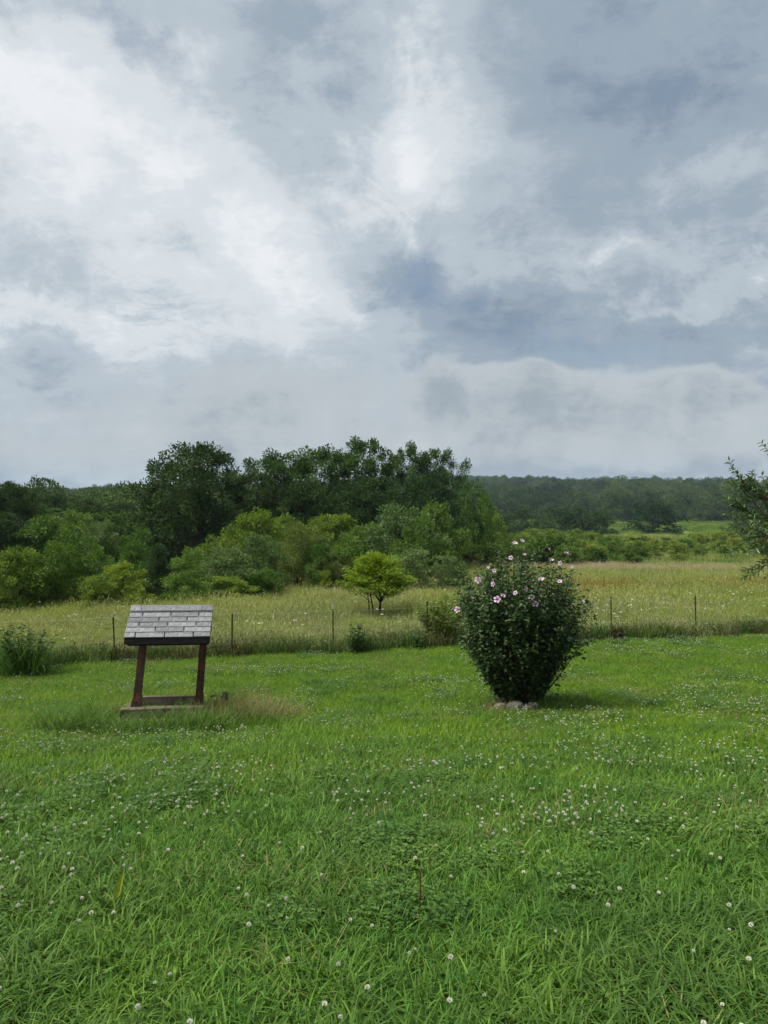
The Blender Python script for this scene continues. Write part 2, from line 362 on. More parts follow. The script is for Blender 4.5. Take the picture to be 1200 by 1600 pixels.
M_['nail'] = rough_mat('rusty_nail', (.012, .010, .010), (.03, .02, .015), 40, .7, .3, bump=0)
M_['rust'] = rough_mat('rusty_steel', (.030, .016, .010), (.090, .045, .026), 25, .8, .3, bump=.2)
M_['post_grey'] = rough_mat('weathered_post', (.070, .062, .048), (.170, .150, .115), 10, .9, .1, (5, 5, .6), .3)
M_['post_white'] = rough_mat('white_post_tip', (.50, .50, .46), (.70, .70, .66), 20, .6, .3, bump=0)
M_['wire'] = rough_mat('galvanised_wire', (.20, .19, .17), (.36, .34, .30), 30, .5, .5, bump=0)
M_['stone'] = rough_mat('pale_stone', (.16, .15, .13), (.36, .34, .31), 9, .9, .15, bump=.6, spots=(14, .5, .65, (.08, .09, .05)))
M_['dock'] = rough_mat('dock_seed', (.055, .016, .012), (.120, .035, .022), 60, .8, .2, bump=0)

# ================================================================= terrain
_hy = np.array([-60, -10, 0, 2.4, 5, 8, 11, 14.5, 18, 25, 40, 60, 90, 120, 180, 250, 350, 460, 700, 1000, 1400, 1750, 2600, 6000.])
_hz = np.array([-1.35, -1.56, -1.6, -1.70, -2.05, -2.56, -3.0, -3.32, -3.52, -3.85, -4.6, -5.75, -6.8, -7.4, -8.4, -9.5, -10.6, -10.2, -5.5, 1, 8.5, 8.5, -10, -120.])
def _pchip(xq):
    h = np.diff(_hy); dl = np.diff(_hz) / h; m = np.zeros(len(_hy))
    for i in range(1, len(_hy) - 1):
        if dl[i - 1] * dl[i] > 0:
            w1 = 2 * h[i] + h[i - 1]; w2 = h[i] + 2 * h[i - 1]; m[i] = (w1 + w2) / (w1 / dl[i - 1] + w2 / dl[i])
    m[0], m[-1] = dl[0], dl[-1]
    i = np.clip(np.searchsorted(_hy, xq) - 1, 0, len(h) - 1); t = np.clip((xq - _hy[i]) / h[i], 0, 1)
    return (2 * t**3 - 3 * t**2 + 1) * _hz[i] + (t**3 - 2 * t**2 + t) * h[i] * m[i] + (-2 * t**3 + 3 * t**2) * _hz[i + 1] + (t**3 - t**2) * h[i] * m[i + 1]
def sst(x, a, b): t = np.clip((x - a) / (b - a), 0, 1); return t * t * (3 - 2 * t)
def H(x, y):
    x = np.asarray(x, float); y = np.asarray(y, float)
    z = _pchip(y) + CAM_Z
    z = z - .012 * np.clip(-x, 0, 20) * sst(y, 6, 16)
    z = z + .02 * np.sin(x * 1.1 + 2) * np.cos(y * .9 + x * .3) * sst(y, 1, 4) + .012 * np.sin(x * 2.7 + y * 1.9)
    z = z + .12 * np.sin(x * .13 + 1) * np.sin(y * .11) * sst(y, 22, 45)
    hill = sst(y, 350, 1100)
    z = z + hill * (7.5 * np.sin(x * .0052 + .6) + 4.5 * np.sin(x * .0131 + y * .004 + 2.1) + 4.0 * np.sin(y * .011 + x * .002)) - hill * 15 * sst(-x, 60, 600) - hill * 5 * sst(x, 500, 1000)
    return z
FD0, FK = 18.0, .27
def fence_y(x): return FD0 + FK * x              # the fence and the edge of the mown lawn
def edge_y(x): x = np.asarray(x); return fence_y(x) + .13 * np.sin(1.3 * x) + .10 * np.sin(3.1 * x + 1) + .05 * np.sin(7.3 * x)
def X(px, d): return (px - 600) / FPX * d
def Zpx(py, d): return CAM_Z + (HORIZON - py) / FPX * d

def build_ground():
    nr, na = 190, 288
    r = np.concatenate([[0.0], np.geomspace(.35, 7000, nr)])
    a = np.arange(na) / na * 2 * PI
    R, A = np.meshgrid(r[1:], a, indexing='ij'); gx = R * np.sin(A); gy = R * np.cos(A)
    v = np.concatenate([[[0, 0, 0]], np.stack([gx.ravel(), gy.ravel(), np.zeros(gx.size)], 1)])
    v[:, 2] = H(v[:, 0], v[:, 1]); f = []; t = []
    for j in range(na): f += [0, 1 + (j + 1) % na, 1 + j]; t.append(3)
    i, j = np.meshgrid(np.arange(nr - 1), np.arange(na), indexing='ij'); i = i.ravel(); j = j.ravel(); j2 = (j + 1) % na
    q = np.stack([1 + i * na + j, 1 + i * na + j2, 1 + (i + 1) * na + j2, 1 + (i + 1) * na + j], 1)
    me = mesh_arrays('ground', v, np.concatenate([f, q.ravel()]), np.concatenate([t, np.full(len(q), 4)]), smooth=True)
    m, nt, N, L = nodes_of('ground_soil_and_turf')
    def noise(scale, det=6, rough=.6):
        n = N('ShaderNodeTexNoise'); n.inputs['Scale'].default_value = scale; n.inputs['Detail'].default_value = det; n.inputs['Roughness'].default_value = rough; L(ge.outputs['Position'], n.inputs['Vector']); return n.outputs['Fac']
    def mix(fac, a, b):
        n = N('ShaderNodeMix'); n.data_type = 'RGBA'
        for s, val in ((0, fac), (6, a), (7, b)):
            if isinstance(val, tuple): n.inputs[s].default_value = (*val, 1)
            elif isinstance(val, float): n.inputs[s].default_value = val
            else: L(val, n.inputs[s])
        return n.outputs[2]
    def rng_(x, a, b):
        n = N('ShaderNodeMapRange'); n.interpolation_type = 'SMOOTHSTEP'; L(x, n.inputs[0]); n.inputs[1].default_value = a; n.inputs[2].default_value = b; return n.outputs[0]
    ge = N('ShaderNodeNewGeometry'); sp = N('ShaderNodeSeparateXYZ'); L(ge.outputs['Position'], sp.inputs[0])
    e = N('ShaderNodeMath'); e.operation = 'MULTIPLY_ADD'; L(sp.outputs[0], e.inputs[0]); e.inputs[1].default_value = -FK; L(sp.outputs[1], e.inputs[2])   # y - k x
    lawn = mix(rng_(noise(6.0), .35, .65), (.018, .040, .008), (.040, .080, .014))
    mead = mix(rng_(noise(.6), .35, .65), (.075, .092, .026), (.150, .160, .060))
    field = mix(rng_(noise(.05, 8), .3, .7), (.090, .140, .022), (.170, .225, .050))
    c = mix(rng_(e.outputs[0], FD0 - .3, FD0 + .3), lawn, mead)
    c = mix(rng_(sp.outputs[1], 60, 110), c, field)
    c = mix(rng_(sp.outputs[1], 380, 420), c, (.020, .040, .014))
    p = N('ShaderNodeBsdfPrincipled'); L(c, p.inputs['Base Color']); p.inputs['Roughness'].default_value = .95; p.inputs['Specular IOR Level'].default_value = .1
    out = N('ShaderNodeOutputMaterial'); L(p.outputs[0], out.inputs[0])
    o = link('ground', me, m)
    tag(o, 'grassy ground sloping from the mown lawn down to meadow and rising to wooded hills', 'ground', kind='structure')
build_ground()

# ================================================================= scattering (stuff only)
def scatter(name, protos, P, rot, scale, idx, label, cat):
    coll = bpy.data.collections.new(name + '_pieces')
    for i, me in enumerate(protos):
        coll.objects.link(bpy.data.objects.new('%s_piece_%02d' % (name, i), me))
    me = bpy.data.meshes.new(name); n = len(P)
    me.vertices.add(n); me.vertices.foreach_set('co', np.ascontiguousarray(P, dtype=np.float32).ravel())
    a = me.attributes.new('turn', 'FLOAT_VECTOR', 'POINT'); a.data.foreach_set('vector', np.ascontiguousarray(rot, dtype=np.float32).ravel())
    a = me.attributes.new('grow', 'FLOAT_VECTOR', 'POINT'); a.data.foreach_set('vector', np.ascontiguousarray(scale, dtype=np.float32).ravel())
    a = me.attributes.new('pick', 'INT', 'POINT'); a.data.foreach_set('value', np.ascontiguousarray(idx, dtype=np.int32))
    o = link(name, me)
    g = bpy.data.node_groups.new(name, 'GeometryNodeTree')
    g.interface.new_socket('Geometry', in_out='INPUT', socket_type='NodeSocketGeometry'); g.interface.new_socket('Geometry', in_out='OUTPUT', socket_type='NodeSocketGeometry')
    N, L = g.nodes.new, g.links.new
    gi, go = N('NodeGroupInput'), N('NodeGroupOutput'); ip = N('GeometryNodeInstanceOnPoints'); ci = N('GeometryNodeCollectionInfo')
    ci.inputs['Collection'].default_value = coll; ci.inputs['Separate Children'].default_value = True; ci.inputs['Reset Children'].default_value = True
    def attr(nm, ty):
        a = N('GeometryNodeInputNamedAttribute'); a.data_type = ty; a.inputs['Name'].default_value = nm
        return [s for s in a.outputs if s.enabled and s.name == 'Attribute'][0]
    L(gi.outputs[0], ip.inputs['Points']); L(ci.outputs[0], ip.inputs['Instance']); ip.inputs['Pick Instance'].default_value = True
    L(attr('pick', 'INT'), ip.inputs['Instance Index']); L(attr('turn', 'FLOAT_VECTOR'), ip.inputs['Rotation']); L(attr('grow', 'FLOAT_VECTOR'), ip.inputs['Scale'])
    L(ip.outputs[0], go.inputs[0])
    md = o.modifiers.new('scatter', 'NODES'); md.node_group = g
    tag(o, label, cat, kind='stuff')
    return o

def vnoise(x, y, s, seed=0):
    """smooth value noise 0..1"""
    r = np.random.default_rng(seed); T = r.random((64, 64)); x = np.asarray(x) / s + 31.3; y = np.asarray(y) / s + 17.7
    i = np.floor(x).astype(int); j = np.floor(y).astype(int); u = x - i; v = y - j; u = u * u * (3 - 2 * u); v = v * v * (3 - 2 * v)
    g = lambda a, b: T[a % 64, b % 64]
    return (g(i, j) * (1 - u) + g(i + 1, j) * u) * (1 - v) + (g(i, j + 1) * (1 - u) + g(i + 1, j + 1) * u) * v

def disc(n, R, r=rng):
    q = np.sqrt(r.random(n)) * R; t = r.random(n) * 2 * PI
    return np.stack([q * np.cos(t), q * np.sin(t), np.zeros(n)], 1)

def even(d0, d1, dens, half=.58, extra=.8):
    c = 1 / math.sqrt(dens); gx, gy = np.meshgrid(np.arange(-half * d1 - extra, half * d1 + extra, c), np.arange(d0, d1, c))
    x = gx.ravel() + rng.uniform(-.6, .6, gx.size) * c; y = gy.ravel() + rng.uniform(-.6, .6, gx.size) * c
    k = np.abs(x) < half * y + extra; return x[k], y[k]
def wedge(n, d0, d1, half=.58, extra=.8, xmin=None):
    d = np.sqrt(rng.random(n) * (d1**2 - d0**2) + d0**2)
    x = (rng.random(n) * 2 - 1) * (half * d + extra)
    return x, d

# ----------------------------------------------------------------- lawn
def lawn_patch(n, R, Lr, Wr, mat, K=4, lean=(.1, .7), curl=(.2, 1.3), low=0.0):
    b = MB(); P = disc(n, R); P[:, 2] = -.01
    L = rng.uniform(*Lr, n)
    tn = np.clip(rng.normal(.5, .22, n), 0, 1)
    b.blades(P, rng.random(n) * 2 * PI, rng.uniform(*lean, n), rng.uniform(*curl, n), L, rng.uniform(*Wr, n), tn, K, rng.random(n) * 2 * PI)
    return b.mesh('grass_patch', mat, True)
def clover_patch(nl, nf, R, seed_h=1.0):
    b = MB(); P = disc(nl, R); h = rng.uniform(.03, .075, nl) * seed_h; P[:, 2] = h
    tn = np.clip(rng.normal(.5, .25, nl), 0, 1); ph = rng.random(nl) * 2 * PI; tl = rng.normal(0, .35, (nl, 2))
    for k in range(3):
        a = ph + k * 2 * PI / 3
        A = np.stack([np.cos(a), np.sin(a), np.full(nl, .12)], 1); N = np.stack([tl[:, 0], tl[:, 1], np.ones(nl)], 1)
        b.ovals(P, A, N, rng.uniform(.012, .020, nl), rng.uniform(.013, .020, nl), tn, .12)
    return b.mesh('clover_leaves', M_['clover'])
def clover_head():
    b = MB(); k = 46; i = np.arange(k); z = 1 - 1.55 * i / k; r = np.sqrt(np.clip(1 - z * z, 0, 1)); t = i * 2.39996
    D = np.stack([r * np.cos(t), r * np.sin(t), z], 1)
    b.leaves(D * .003 + [0, 0, .085], D + [0, 0, .25], np.cross(D, [0.3, .2, 1]) + .01, .0095, .0042, .5)
    b.leaves(D[::2] * .003 + [0, 0, .085], D[::2] + [0, 0, .1], np.cross(np.cross(D[::2], [0.3, .2, 1]), D[::2]), .0085, .0045, .5)
    me = b.mesh('clover_head', M_['white'])
    s = MB(); s.tube([[0, 0, 0], [.004, .002, .045], [0, 0, .084]], .0011, 4)
    st = s.mesh('s', M_['stem'])
    # join stalk into the same mesh with its own material slot
    v1 = np.empty(len(me.vertices) * 3); me.vertices.foreach_get('co', v1); v2 = np.empty(len(st.vertices) * 3); st.vertices.foreach_get('co', v2)
    l1 = np.empty(len(me.loops), int); me.loops.foreach_get('vertex_index', l1); l2 = np.empty(len(st.loops), int); st.loops.foreach_get('vertex_index', l2)
    t1 = np.empty(len(me.polygons), int); me.polygons.foreach_get('loop_total', t1); t2 = np.empty(len(st.polygons), int); st.polygons.foreach_get('loop_total', t2)
    o = mesh_arrays('clover_flower', np.concatenate([v1, v2]).reshape(-1, 3), np.concatenate([l1, l2 + len(me.vertices)]), np.concatenate([t1, t2]))
    o.materials.append(M_['white']); o.materials.append(M_['stem'])
    o.polygons.foreach_set('material_index', np.concatenate([np.zeros(len(t1)), np.ones(len(t2))]).astype(np.int32))
    return o

WELL = (X(262, 10.15), 10.15)
BUSH = (X(812, 11.0), 11.0)
def build_lawn():
    short = [lawn_patch(150, .22, (.05, .115), (.0050, .0100), M_['lawn_near'], 4, (.1, .9), (.3, 1.8)) for _ in range(5)]
    longer = [lawn_patch(105, .20, (.07, .17), (.0050, .0095), M_['lawn_tall'], 5, (.1, .9), (.9, 2.5)) for _ in range(4)]
    far = [lawn_patch(200, .34, (.045, .095), (.005, .008), M_['lawn'], 3) for _ in range(4)]
    def thatch():
        b = MB(); n = 26; P = disc(n, .22); P[:, 2] = rng.uniform(.0, .04, n)
        b.blades(P, rng.random(n) * 6.28, rng.uniform(.9, 1.5, n), rng.uniform(-.1, .5, n), rng.uniform(.06, .14, n), rng.uniform(.003, .006, n), rng.random(n), 3, rng.random(n) * 6.28)
        return b.mesh('thatch', M_['tanweed'], True)
    protos = short + longer + far + [thatch(), thatch()]
    P = []; idx = []; sc = []
    def put(x, y, i, s): P.append(np.stack([x, y, H(x, y)], 1)); idx.append(i); sc.append(s)
    # near, fine
    for d0, d1, dens in ((1.2, 4.5, 40), (4.5, 8.0, 30)):
        x, y = even(d0, d1, dens); n = len(x)
        tuft = vnoise(x, y, .55, 3) * .6 + vnoise(x, y, 1.7, 4) * .6
        near = np.clip(1.15 - (y - 2) / 7, .1, 1)
        lg = rng.random(n) < np.clip((tuft - .52) * 3.0, .05, .85) * near
        mid = rng.random(n) < sst(y, 4.5, 8.5); i = np.where(lg, rng.integers(5, 9, n), np.where(mid, rng.integers(9, 13, n), rng.integers(0, 5, n))); put(x, y, i, rng.uniform(.75, 1.25, n) * (.75 + .5 * tuft))
    for d0, d1, dens in ((8.0, 13, 26), (13, 24, 20)):
        x, y = even(d0, d1, dens)
        ok = y < edge_y(x) + .10; x, y = x[ok], y[ok]; n = len(x); tuft = vnoise(x, y, .8, 3)
        lg = rng.random(n) < np.where(tuft > .72, .25, .03)
        put(x, y, np.where(lg, rng.integers(5, 9, n), rng.integers(9, 13, n)), rng.uniform(.75, 1.2, n) * (.8 + .35 * tuft))
    x, y = wedge(2600, 1.6, 17); ok = (y < edge_y(x)) & (vnoise(x, y, .9, 41) > .62); put(x[ok], y[ok], rng.integers(13, 15, ok.sum()), rng.uniform(.7, 1.2, ok.sum()))
    # darker coarse tussocks here and there
    tx, ty = wedge(60, 2.2, 15); ok = ty < fence_y(tx) - .5; tx, ty = tx[ok], ty[ok]
    for a, b_ in zip(tx, ty):
        n = 9; q = disc(n, .22); put(a + q[:, 0], b_ + q[:, 1], rng.integers(5, 9, n), rng.uniform(.9, 1.35, n))
    P = np.concatenate(P); idx = np.concatenate(idx); sc = np.concatenate(sc); n = len(P)
    rot = np.stack([rng.normal(0, .05, n) - .12, rng.normal(0, .05, n), np.zeros(n)], 1); rot[:, 2] = rng.random(n) * 2 * PI; rot[:, 0] *= .4
    scatter('lawn_grass', protos, P, rot, np.repeat(sc[:, None], 3, 1) * np.stack([np.ones(n), np.ones(n), rng.uniform(.8, 1.15, n)], 1), idx,
            'mown green lawn grass with longer bent blades in front', 'grass')
    # clover leaves and heads, in drifts
    cl = [clover_patch(150, 0, .20) for _ in range(4)]
    x, y = wedge(9000, 1.6, 20, .58, .8); ok = (y < fence_y(x) - .1)
    m = vnoise(x, y, 1.3, 11) * .65 + vnoise(x, y, .5, 12) * .45
    dens = 5.0 / np.maximum(y, 3) ; ok &= ((m > .66) | ((y < 7) & (vnoise(x, y, .32, 14) > .66))) & (rng.random(len(x)) < np.clip(dens * .45, .10, .32)); x, y = x[ok], y[ok]; n = len(x)
    scatter('clover_leaves', cl, np.stack([x, y, H(x, y) + .012], 1), np.stack([np.zeros(n), np.zeros(n), rng.random(n) * 2 * PI], 1), np.repeat(rng.uniform(.6, 1.05, n)[:, None], 3, 1), rng.integers(0, 4, n),
            'low dark green clover leaves spreading in patches through the lawn', 'clover')
    x, y = wedge(60000, 1.8, 20, .56, .5); ok = (y < fence_y(x) - .05)
    m = vnoise(x, y, 1.3, 11) * .65 + vnoise(x, y, .5, 12) * .45
    band = np.exp(-((y - 5.6) / 1.3)**2) * np.exp(-((x - .2) / 1.6)**2) * .26 + np.exp(-((y - 7.6) / .8)**2) * np.exp(-((x - 3.0) / 1.0)**2) * .12
    keep = np.clip((m + band - .52) * 1.3, .02, .34) * np.where(y < 5, 1.6, 1.0) + np.where(y < 6, .025, 0)
    ok &= rng.random(len(x)) < keep; x, y = x[ok], y[ok]; n = len(x)
    s = rng.uniform(.5, .92, n)
    scatter('clover_flowers', [clover_head()], np.stack([x, y, H(x, y) + rng.uniform(0, .055, n)], 1), np.stack([rng.normal(0, .2, n), rng.normal(0, .2, n), rng.random(n) * 2 * PI], 1), np.stack([s, s, s], 1), np.zeros(n, int),
            'small white clover flower heads dotted over the lawn', 'clover flowers')
rng = np.random.default_rng(101)
build_lawn()

# ----------------------------------------------------------------- meadow
def meadow_patch(n, R, Lr, mat, heads=.4, wide=(.005, .010)):
    b = MB(); P = disc(n, R); P[:, 2] = -.02
    L = rng.uniform(*Lr, n); tn = np.clip(rng.normal(.45, .25, n), 0, 1)
    ph = rng.random(n) * 2 * PI; tip = b.blades(P, ph, rng.uniform(0, .35, n), rng.uniform(.1, .9, n), L, rng.uniform(*wide, n), tn, 3, rng.random(n) * 2 * PI)
    k = int(n * heads)
    if k:
        D = np.stack([np.cos(ph[:k]) * .5, np.sin(ph[:k]) * .5, np.ones(k)], 1)
        b.leaves(tip[:k] - [0, 0, .04], D, rng.normal(0, 1, (k, 3)), rng.uniform(.07, .13, k), rng.uniform(.012, .022, k), np.clip(tn[:k] + .45, 0, 1))
    return b.mesh('meadow_patch', mat)
def lace_head():
    b = MB(); n = 26; q = disc(n, .045); A = np.stack([q[:, 0] * 8, q[:, 1] * 8, np.full(n, .15)], 1); q[:, 2] = .72 + rng.normal(0, .004, n)
    b.ovals(q, A + rng.normal(0, .1, (n, 3)), np.tile([0, 0, 1.0], (n, 1)), .02, .02, .5)
    return b.mesh('flower_head', M_['white'])
def build_meadow():
    straw = [meadow_patch(150, .50, (.40, .75), M_['meadow'], .5) for _ in range(4)]
    grey = [meadow_patch(150, .50, (.30, .65), M_['meadow_grey'], .55, (.006, .012)) for _ in range(4)]
    big = [meadow_patch(170, 1.1, (.45, .85), M_['meadow'], .5, (.012, .022)) for _ in range(3)]
    pink = [meadow_patch(170, 1.1, (.5, .9), M_['pinkgrass'], .8, (.012, .022)) for _ in range(2)]
    gold = [meadow_patch(170, .8, (.5, .9), M_['golden'], .6, (.010, .02)) for _ in range(2)]
    green = [meadow_patch(160, 1.2, (.35, .7), M_['sumac'], .1, (.02, .04)) for _ in range(3)]
    yg = [meadow_patch(150, .55, (.35, .70), M_['field'], .3, (.007, .013)) for _ in range(3)]
    protos = straw + grey + big + pink + gold + green + yg
    P = []; I = []; S = []
    def put(x, y, i, s): P.append(np.stack([x, y, H(x, y)], 1)); I.append(i); S.append(s)
    x, y = wedge(8200, 15, 38, .58, 1.5); e = y - edge_y(x); ok = (e > .05); x, y, e = x[ok], y[ok], e[ok]; n = len(x)
    g = rng.random(n) < np.clip(1.15 - e / 10 + 1.2 * (vnoise(x, y, 2.5, 21) - .5), .12, .92)
    i = np.where(g, rng.integers(4, 8, n), rng.integers(0, 4, n)); yy = rng.random(n) < np.where(x > 2, .66, .46) * (.5 + vnoise(x, y, 3.5, 23)); i = np.where(yy & (e > 1.0), rng.integers(18, 21, n), i)
    put(x, y, i, rng.uniform(.7, 1.25, n) * (.65 + .7 * vnoise(x, y, 1.6, 25)) * np.where(e < .5, .75, 1.0))
    x, y = wedge(5200, 34, 72, .58, 3); n = len(x); gr = rng.random(n) < .30 + .5 * (vnoise(x, y, 5, 22) - .5)
    i = np.where(gr, rng.integers(4, 8, n), rng.integers(8, 11, n)); i = np.where(rng.random(n) < np.where(x > 2, .7, .3), rng.integers(18, 21, n), i); put(x, y, i, rng.uniform(.8, 1.25, n))
    # golden drift and the pinkish band on the right
    x, y = wedge(2600, 26, 44, .58, 2); ok = (x > 4 + (y - 26) * .12) & (vnoise(x * .45, y, 2.2, 8) > .42) & (np.abs(y - 35 - .05 * x) < 4.5); put(x[ok], y[ok], rng.integers(13, 15, ok.sum()), rng.uniform(.8, 1.3, ok.sum()))
    x, y = wedge(3800, 50, 76, .58, 2); ok = (x > 8) & (np.abs(y - 62 - 3 * np.sin(x * .16)) < 3.6 + 2.5 * vnoise(x, y, 6, 9)) & (vnoise(x * .5, y, 3.5, 10) > .22); put(x[ok], y[ok], rng.integers(11, 13, ok.sum()), rng.uniform(.8, 1.2, ok.sum()))
    # greener field beyond
    x, y = wedge(7000, 66, 170, .58, 3); ok = x > -6; x, y = x[ok], y[ok]; n = len(x); put(x, y, np.where(rng.random(n) < .25, rng.integers(8, 11, n), rng.integers(15, 18, n)), rng.uniform(.8, 1.5, n))
    x, y = wedge(5000, 170, 380, .58, 3); ok = x > 10; x, y = x[ok], y[ok]; n = len(x); put(x, y, rng.integers(15, 18, n), rng.uniform(1.2, 2.2, n))
    P = np.concatenate(P); I = np.concatenate(I); S = np.concatenate(S); n = len(P)
    S = S * np.where((np.abs(P[:, 0] - X(588, 25.0)) < 1.3) & (P[:, 1] > 21) & (P[:, 1] < 26), .5, 1.0)
    scatter('meadow_grass', protos, P, np.stack([rng.normal(0, .06, n), rng.normal(0, .06, n), rng.random(n) * 2 * PI], 1), np.stack([S, S, S * rng.uniform(.45, .85, n)], 1), I,
            'unmown straw-coloured meadow grass beyond the wire fence', 'grass')
    x, y = wedge(5200, 16, 34, .58, 1); e = y - fence_y(x); m = vnoise(x, y, 2.0, 31)
    ok = (e > .4) & (rng.random(len(x)) < np.where(x > 4, .34, .12) * np.clip(1.25 - e / 9, 0.03, 1) * (m > .45)); x, y = x[ok], y[ok]; n = len(x); s = rng.uniform(.4, .9, n)
    scatter('meadow_flowers', [lace_head() for _ in range(3)], np.stack([x, y, H(x, y)], 1), np.stack([rng.normal(0, .1, n), rng.normal(0, .1, n), rng.random(n) * 6], 1), np.stack([s, s, rng.uniform(.6, 1.05, n)], 1), rng.integers(0, 3, n),
            'tiny white wildflower heads speckling the meadow behind the fence', 'wildflowers')
rng = np.random.default_rng(102)
build_meadow()

# ================================================================= trees
def curve(p0, p1, sag, n=5, jit=.0):
    t = np.linspace(0, 1, n)[:, None]; p0 = np.asarray(p0, float); p1 = np.asarray(p1, float)
    q = p0 + (p1 - p0) * t + np.array([0, 0, 1.0]) * sag * np.sin(t * PI)
    if jit: q[1:-1] += rng.normal(0, jit, (n - 2, 3))
    return q

def envelope_points(M, Hh, R, prof, base, shell=.55, lobes=.22):
    """points in a crown volume; prof(h) is the relative radius at height fraction h"""
    out = []; ph = rng.random(5) * 6.28
    while len(out) < M:
        h = rng.random(); a = rng.random() * 2 * PI
        if rng.random() > prof(h) + .08: continue
        lob = 1 + lobes * (math.sin(2 * a + ph[0] + 3 * h) * .5 + math.sin(3 * a + ph[1] - 5 * h) * .5 + math.sin(5 * a + ph[2] + 9 * h) * .4)
        q = rng.random() ** shell
        r = R * prof(h) * lob * q
        out.append((r * math.cos(a), r * math.sin(a), base + (Hh - base) * h, q))
    return np.array(out)

def tree_meshes(name, Hh, R, prof, mat, base=.2, M=140, cr=.7, nleaf=120, leaf=.2, wid=.55, flat=.7, trunk_r=.16, limbs=9, shell=.55, droop=0.0, narrow=False, trunk_top=.72, stems=1, lobes=.22, up=.5):
    pts = envelope_points(M, Hh, R, prof, Hh * base, shell, lobes); C = pts[:, :3]
    tb = MB(); lim = []
    for s in range(stems):
        ofs = np.array([0, 0, 0.0]) if stems == 1 else np.array([math.cos(s * 2.4) * trunk_r * 2, math.sin(s * 2.4) * trunk_r * 2, 0])
        n = 8; t = np.linspace(0, 1, n)[:, None]; wob = np.cumsum(rng.normal(0, R * .03, (n, 3)) * [1, 1, 0], 0); wob[0] = 0
        spread = ofs * (1 + t * (4 if stems > 1 else 0))
        tp = np.array([0, 0, -.15]) * (1 - t) + np.array([0, 0, Hh * trunk_top]) * t + wob + spread
        tr = trunk_r * (1.25 - t[:, 0] * 1.1) * np.where(t[:, 0] == 0, 1.35, 1); tr = np.maximum(tr, trunk_r * .15)
        tb.tube(tp, tr, 8); lim.append(tp[3:])
        far = C[np.argsort(-np.linalg.norm(C - [0, 0, Hh * .4], axis=1))]
        for k in range(limbs):
            tgt = far[rng.integers(0, len(far) // 2)]
            i = rng.integers(2, n - 1); p0 = tp[i]
            if tgt[2] < p0[2] - .1 * Hh: i = 2; p0 = tp[2]
            q = curve(p0, p0 + (tgt - p0) * .92, Hh * .05, 6, R * .035); lim.append(q)
            r0 = tr[i] * .6; tb.tube(q, np.linspace(r0, trunk_r * .08, 6), 5, cap=False)
    LP = np.concatenate(lim)
    for c in C:
        dd = np.linalg.norm(LP - c, axis=1) + np.where(LP[:, 2] > c[2] + .1 * Hh, 1.0, 0); p0 = LP[np.argmin(dd)]
        tb.tube(curve(p0, c, .02 * Hh, 4, R * .015), np.linspace(trunk_r * .12, trunk_r * .03, 4), 3, cap=False)
    cb = MB()
    n = M * nleaf; ci = np.repeat(np.arange(M), nleaf)
    D = nrm(rng.normal(0, 1, (n, 3))); q = rng.random(n) ** .5
    rr = cr * rng.uniform(.65, 1.3, M)[ci]
    P = C[ci] + D * (q * rr)[:, None] * [1, 1, flat]
    outw = nrm(C[ci] - [0, 0, Hh * .45]) * .6
    A = D + outw + rng.normal(0, .5, (n, 3)); A[:, 2] -= droop
    N = rng.normal(0, .6, (n, 3)) + np.array([0, 0, up]) + outw * .7
    tint = np.clip(rng.normal(.42, .2, n) + .22 * rng.normal(0, 1, M)[ci] + .12 * (q - .5), 0, 1)
    L = leaf * rng.uniform(.65, 1.35, n)
    cb.leaves(P, A, N, L, L * wid, tint)
    Pz = P[:, 2]; Pr = np.abs(P[:, 0])
    return tb.mesh(name + '_trunk', M_['bark'], True), cb.mesh(name + '_crown', mat), float(np.quantile(Pz, .9985)), float(np.quantile(Pr, .99))

def ell(h): return math.sqrt(max(0, 1 - (2 * h - 1) ** 2)) * .92 + .08
def dome(h): return math.sqrt(max(0, 1 - max(0, h - .35) ** 2 / .65 ** 2)) * (.75 + .25 * min(1, h / .35))
def broad(h): return (1 - abs(max(0, h - .3) / .7) ** 2.6) ** .5 * (.8 + .2 * min(1, h / .3)) + .03
def umb(h): return (math.sqrt(max(0, 1 - (h - .55) ** 2 / .45 ** 2)) if h > .55 else .35 + .65 * (h / .55)) * .97 + .03
def cone(h): return max(.04, 1 - h) ** .8
def shrubp(h): return math.sqrt(max(0, 1 - max(0, h - .3) ** 2 / .7 ** 2)) * (.85 + .15 * min(1, h / .3))

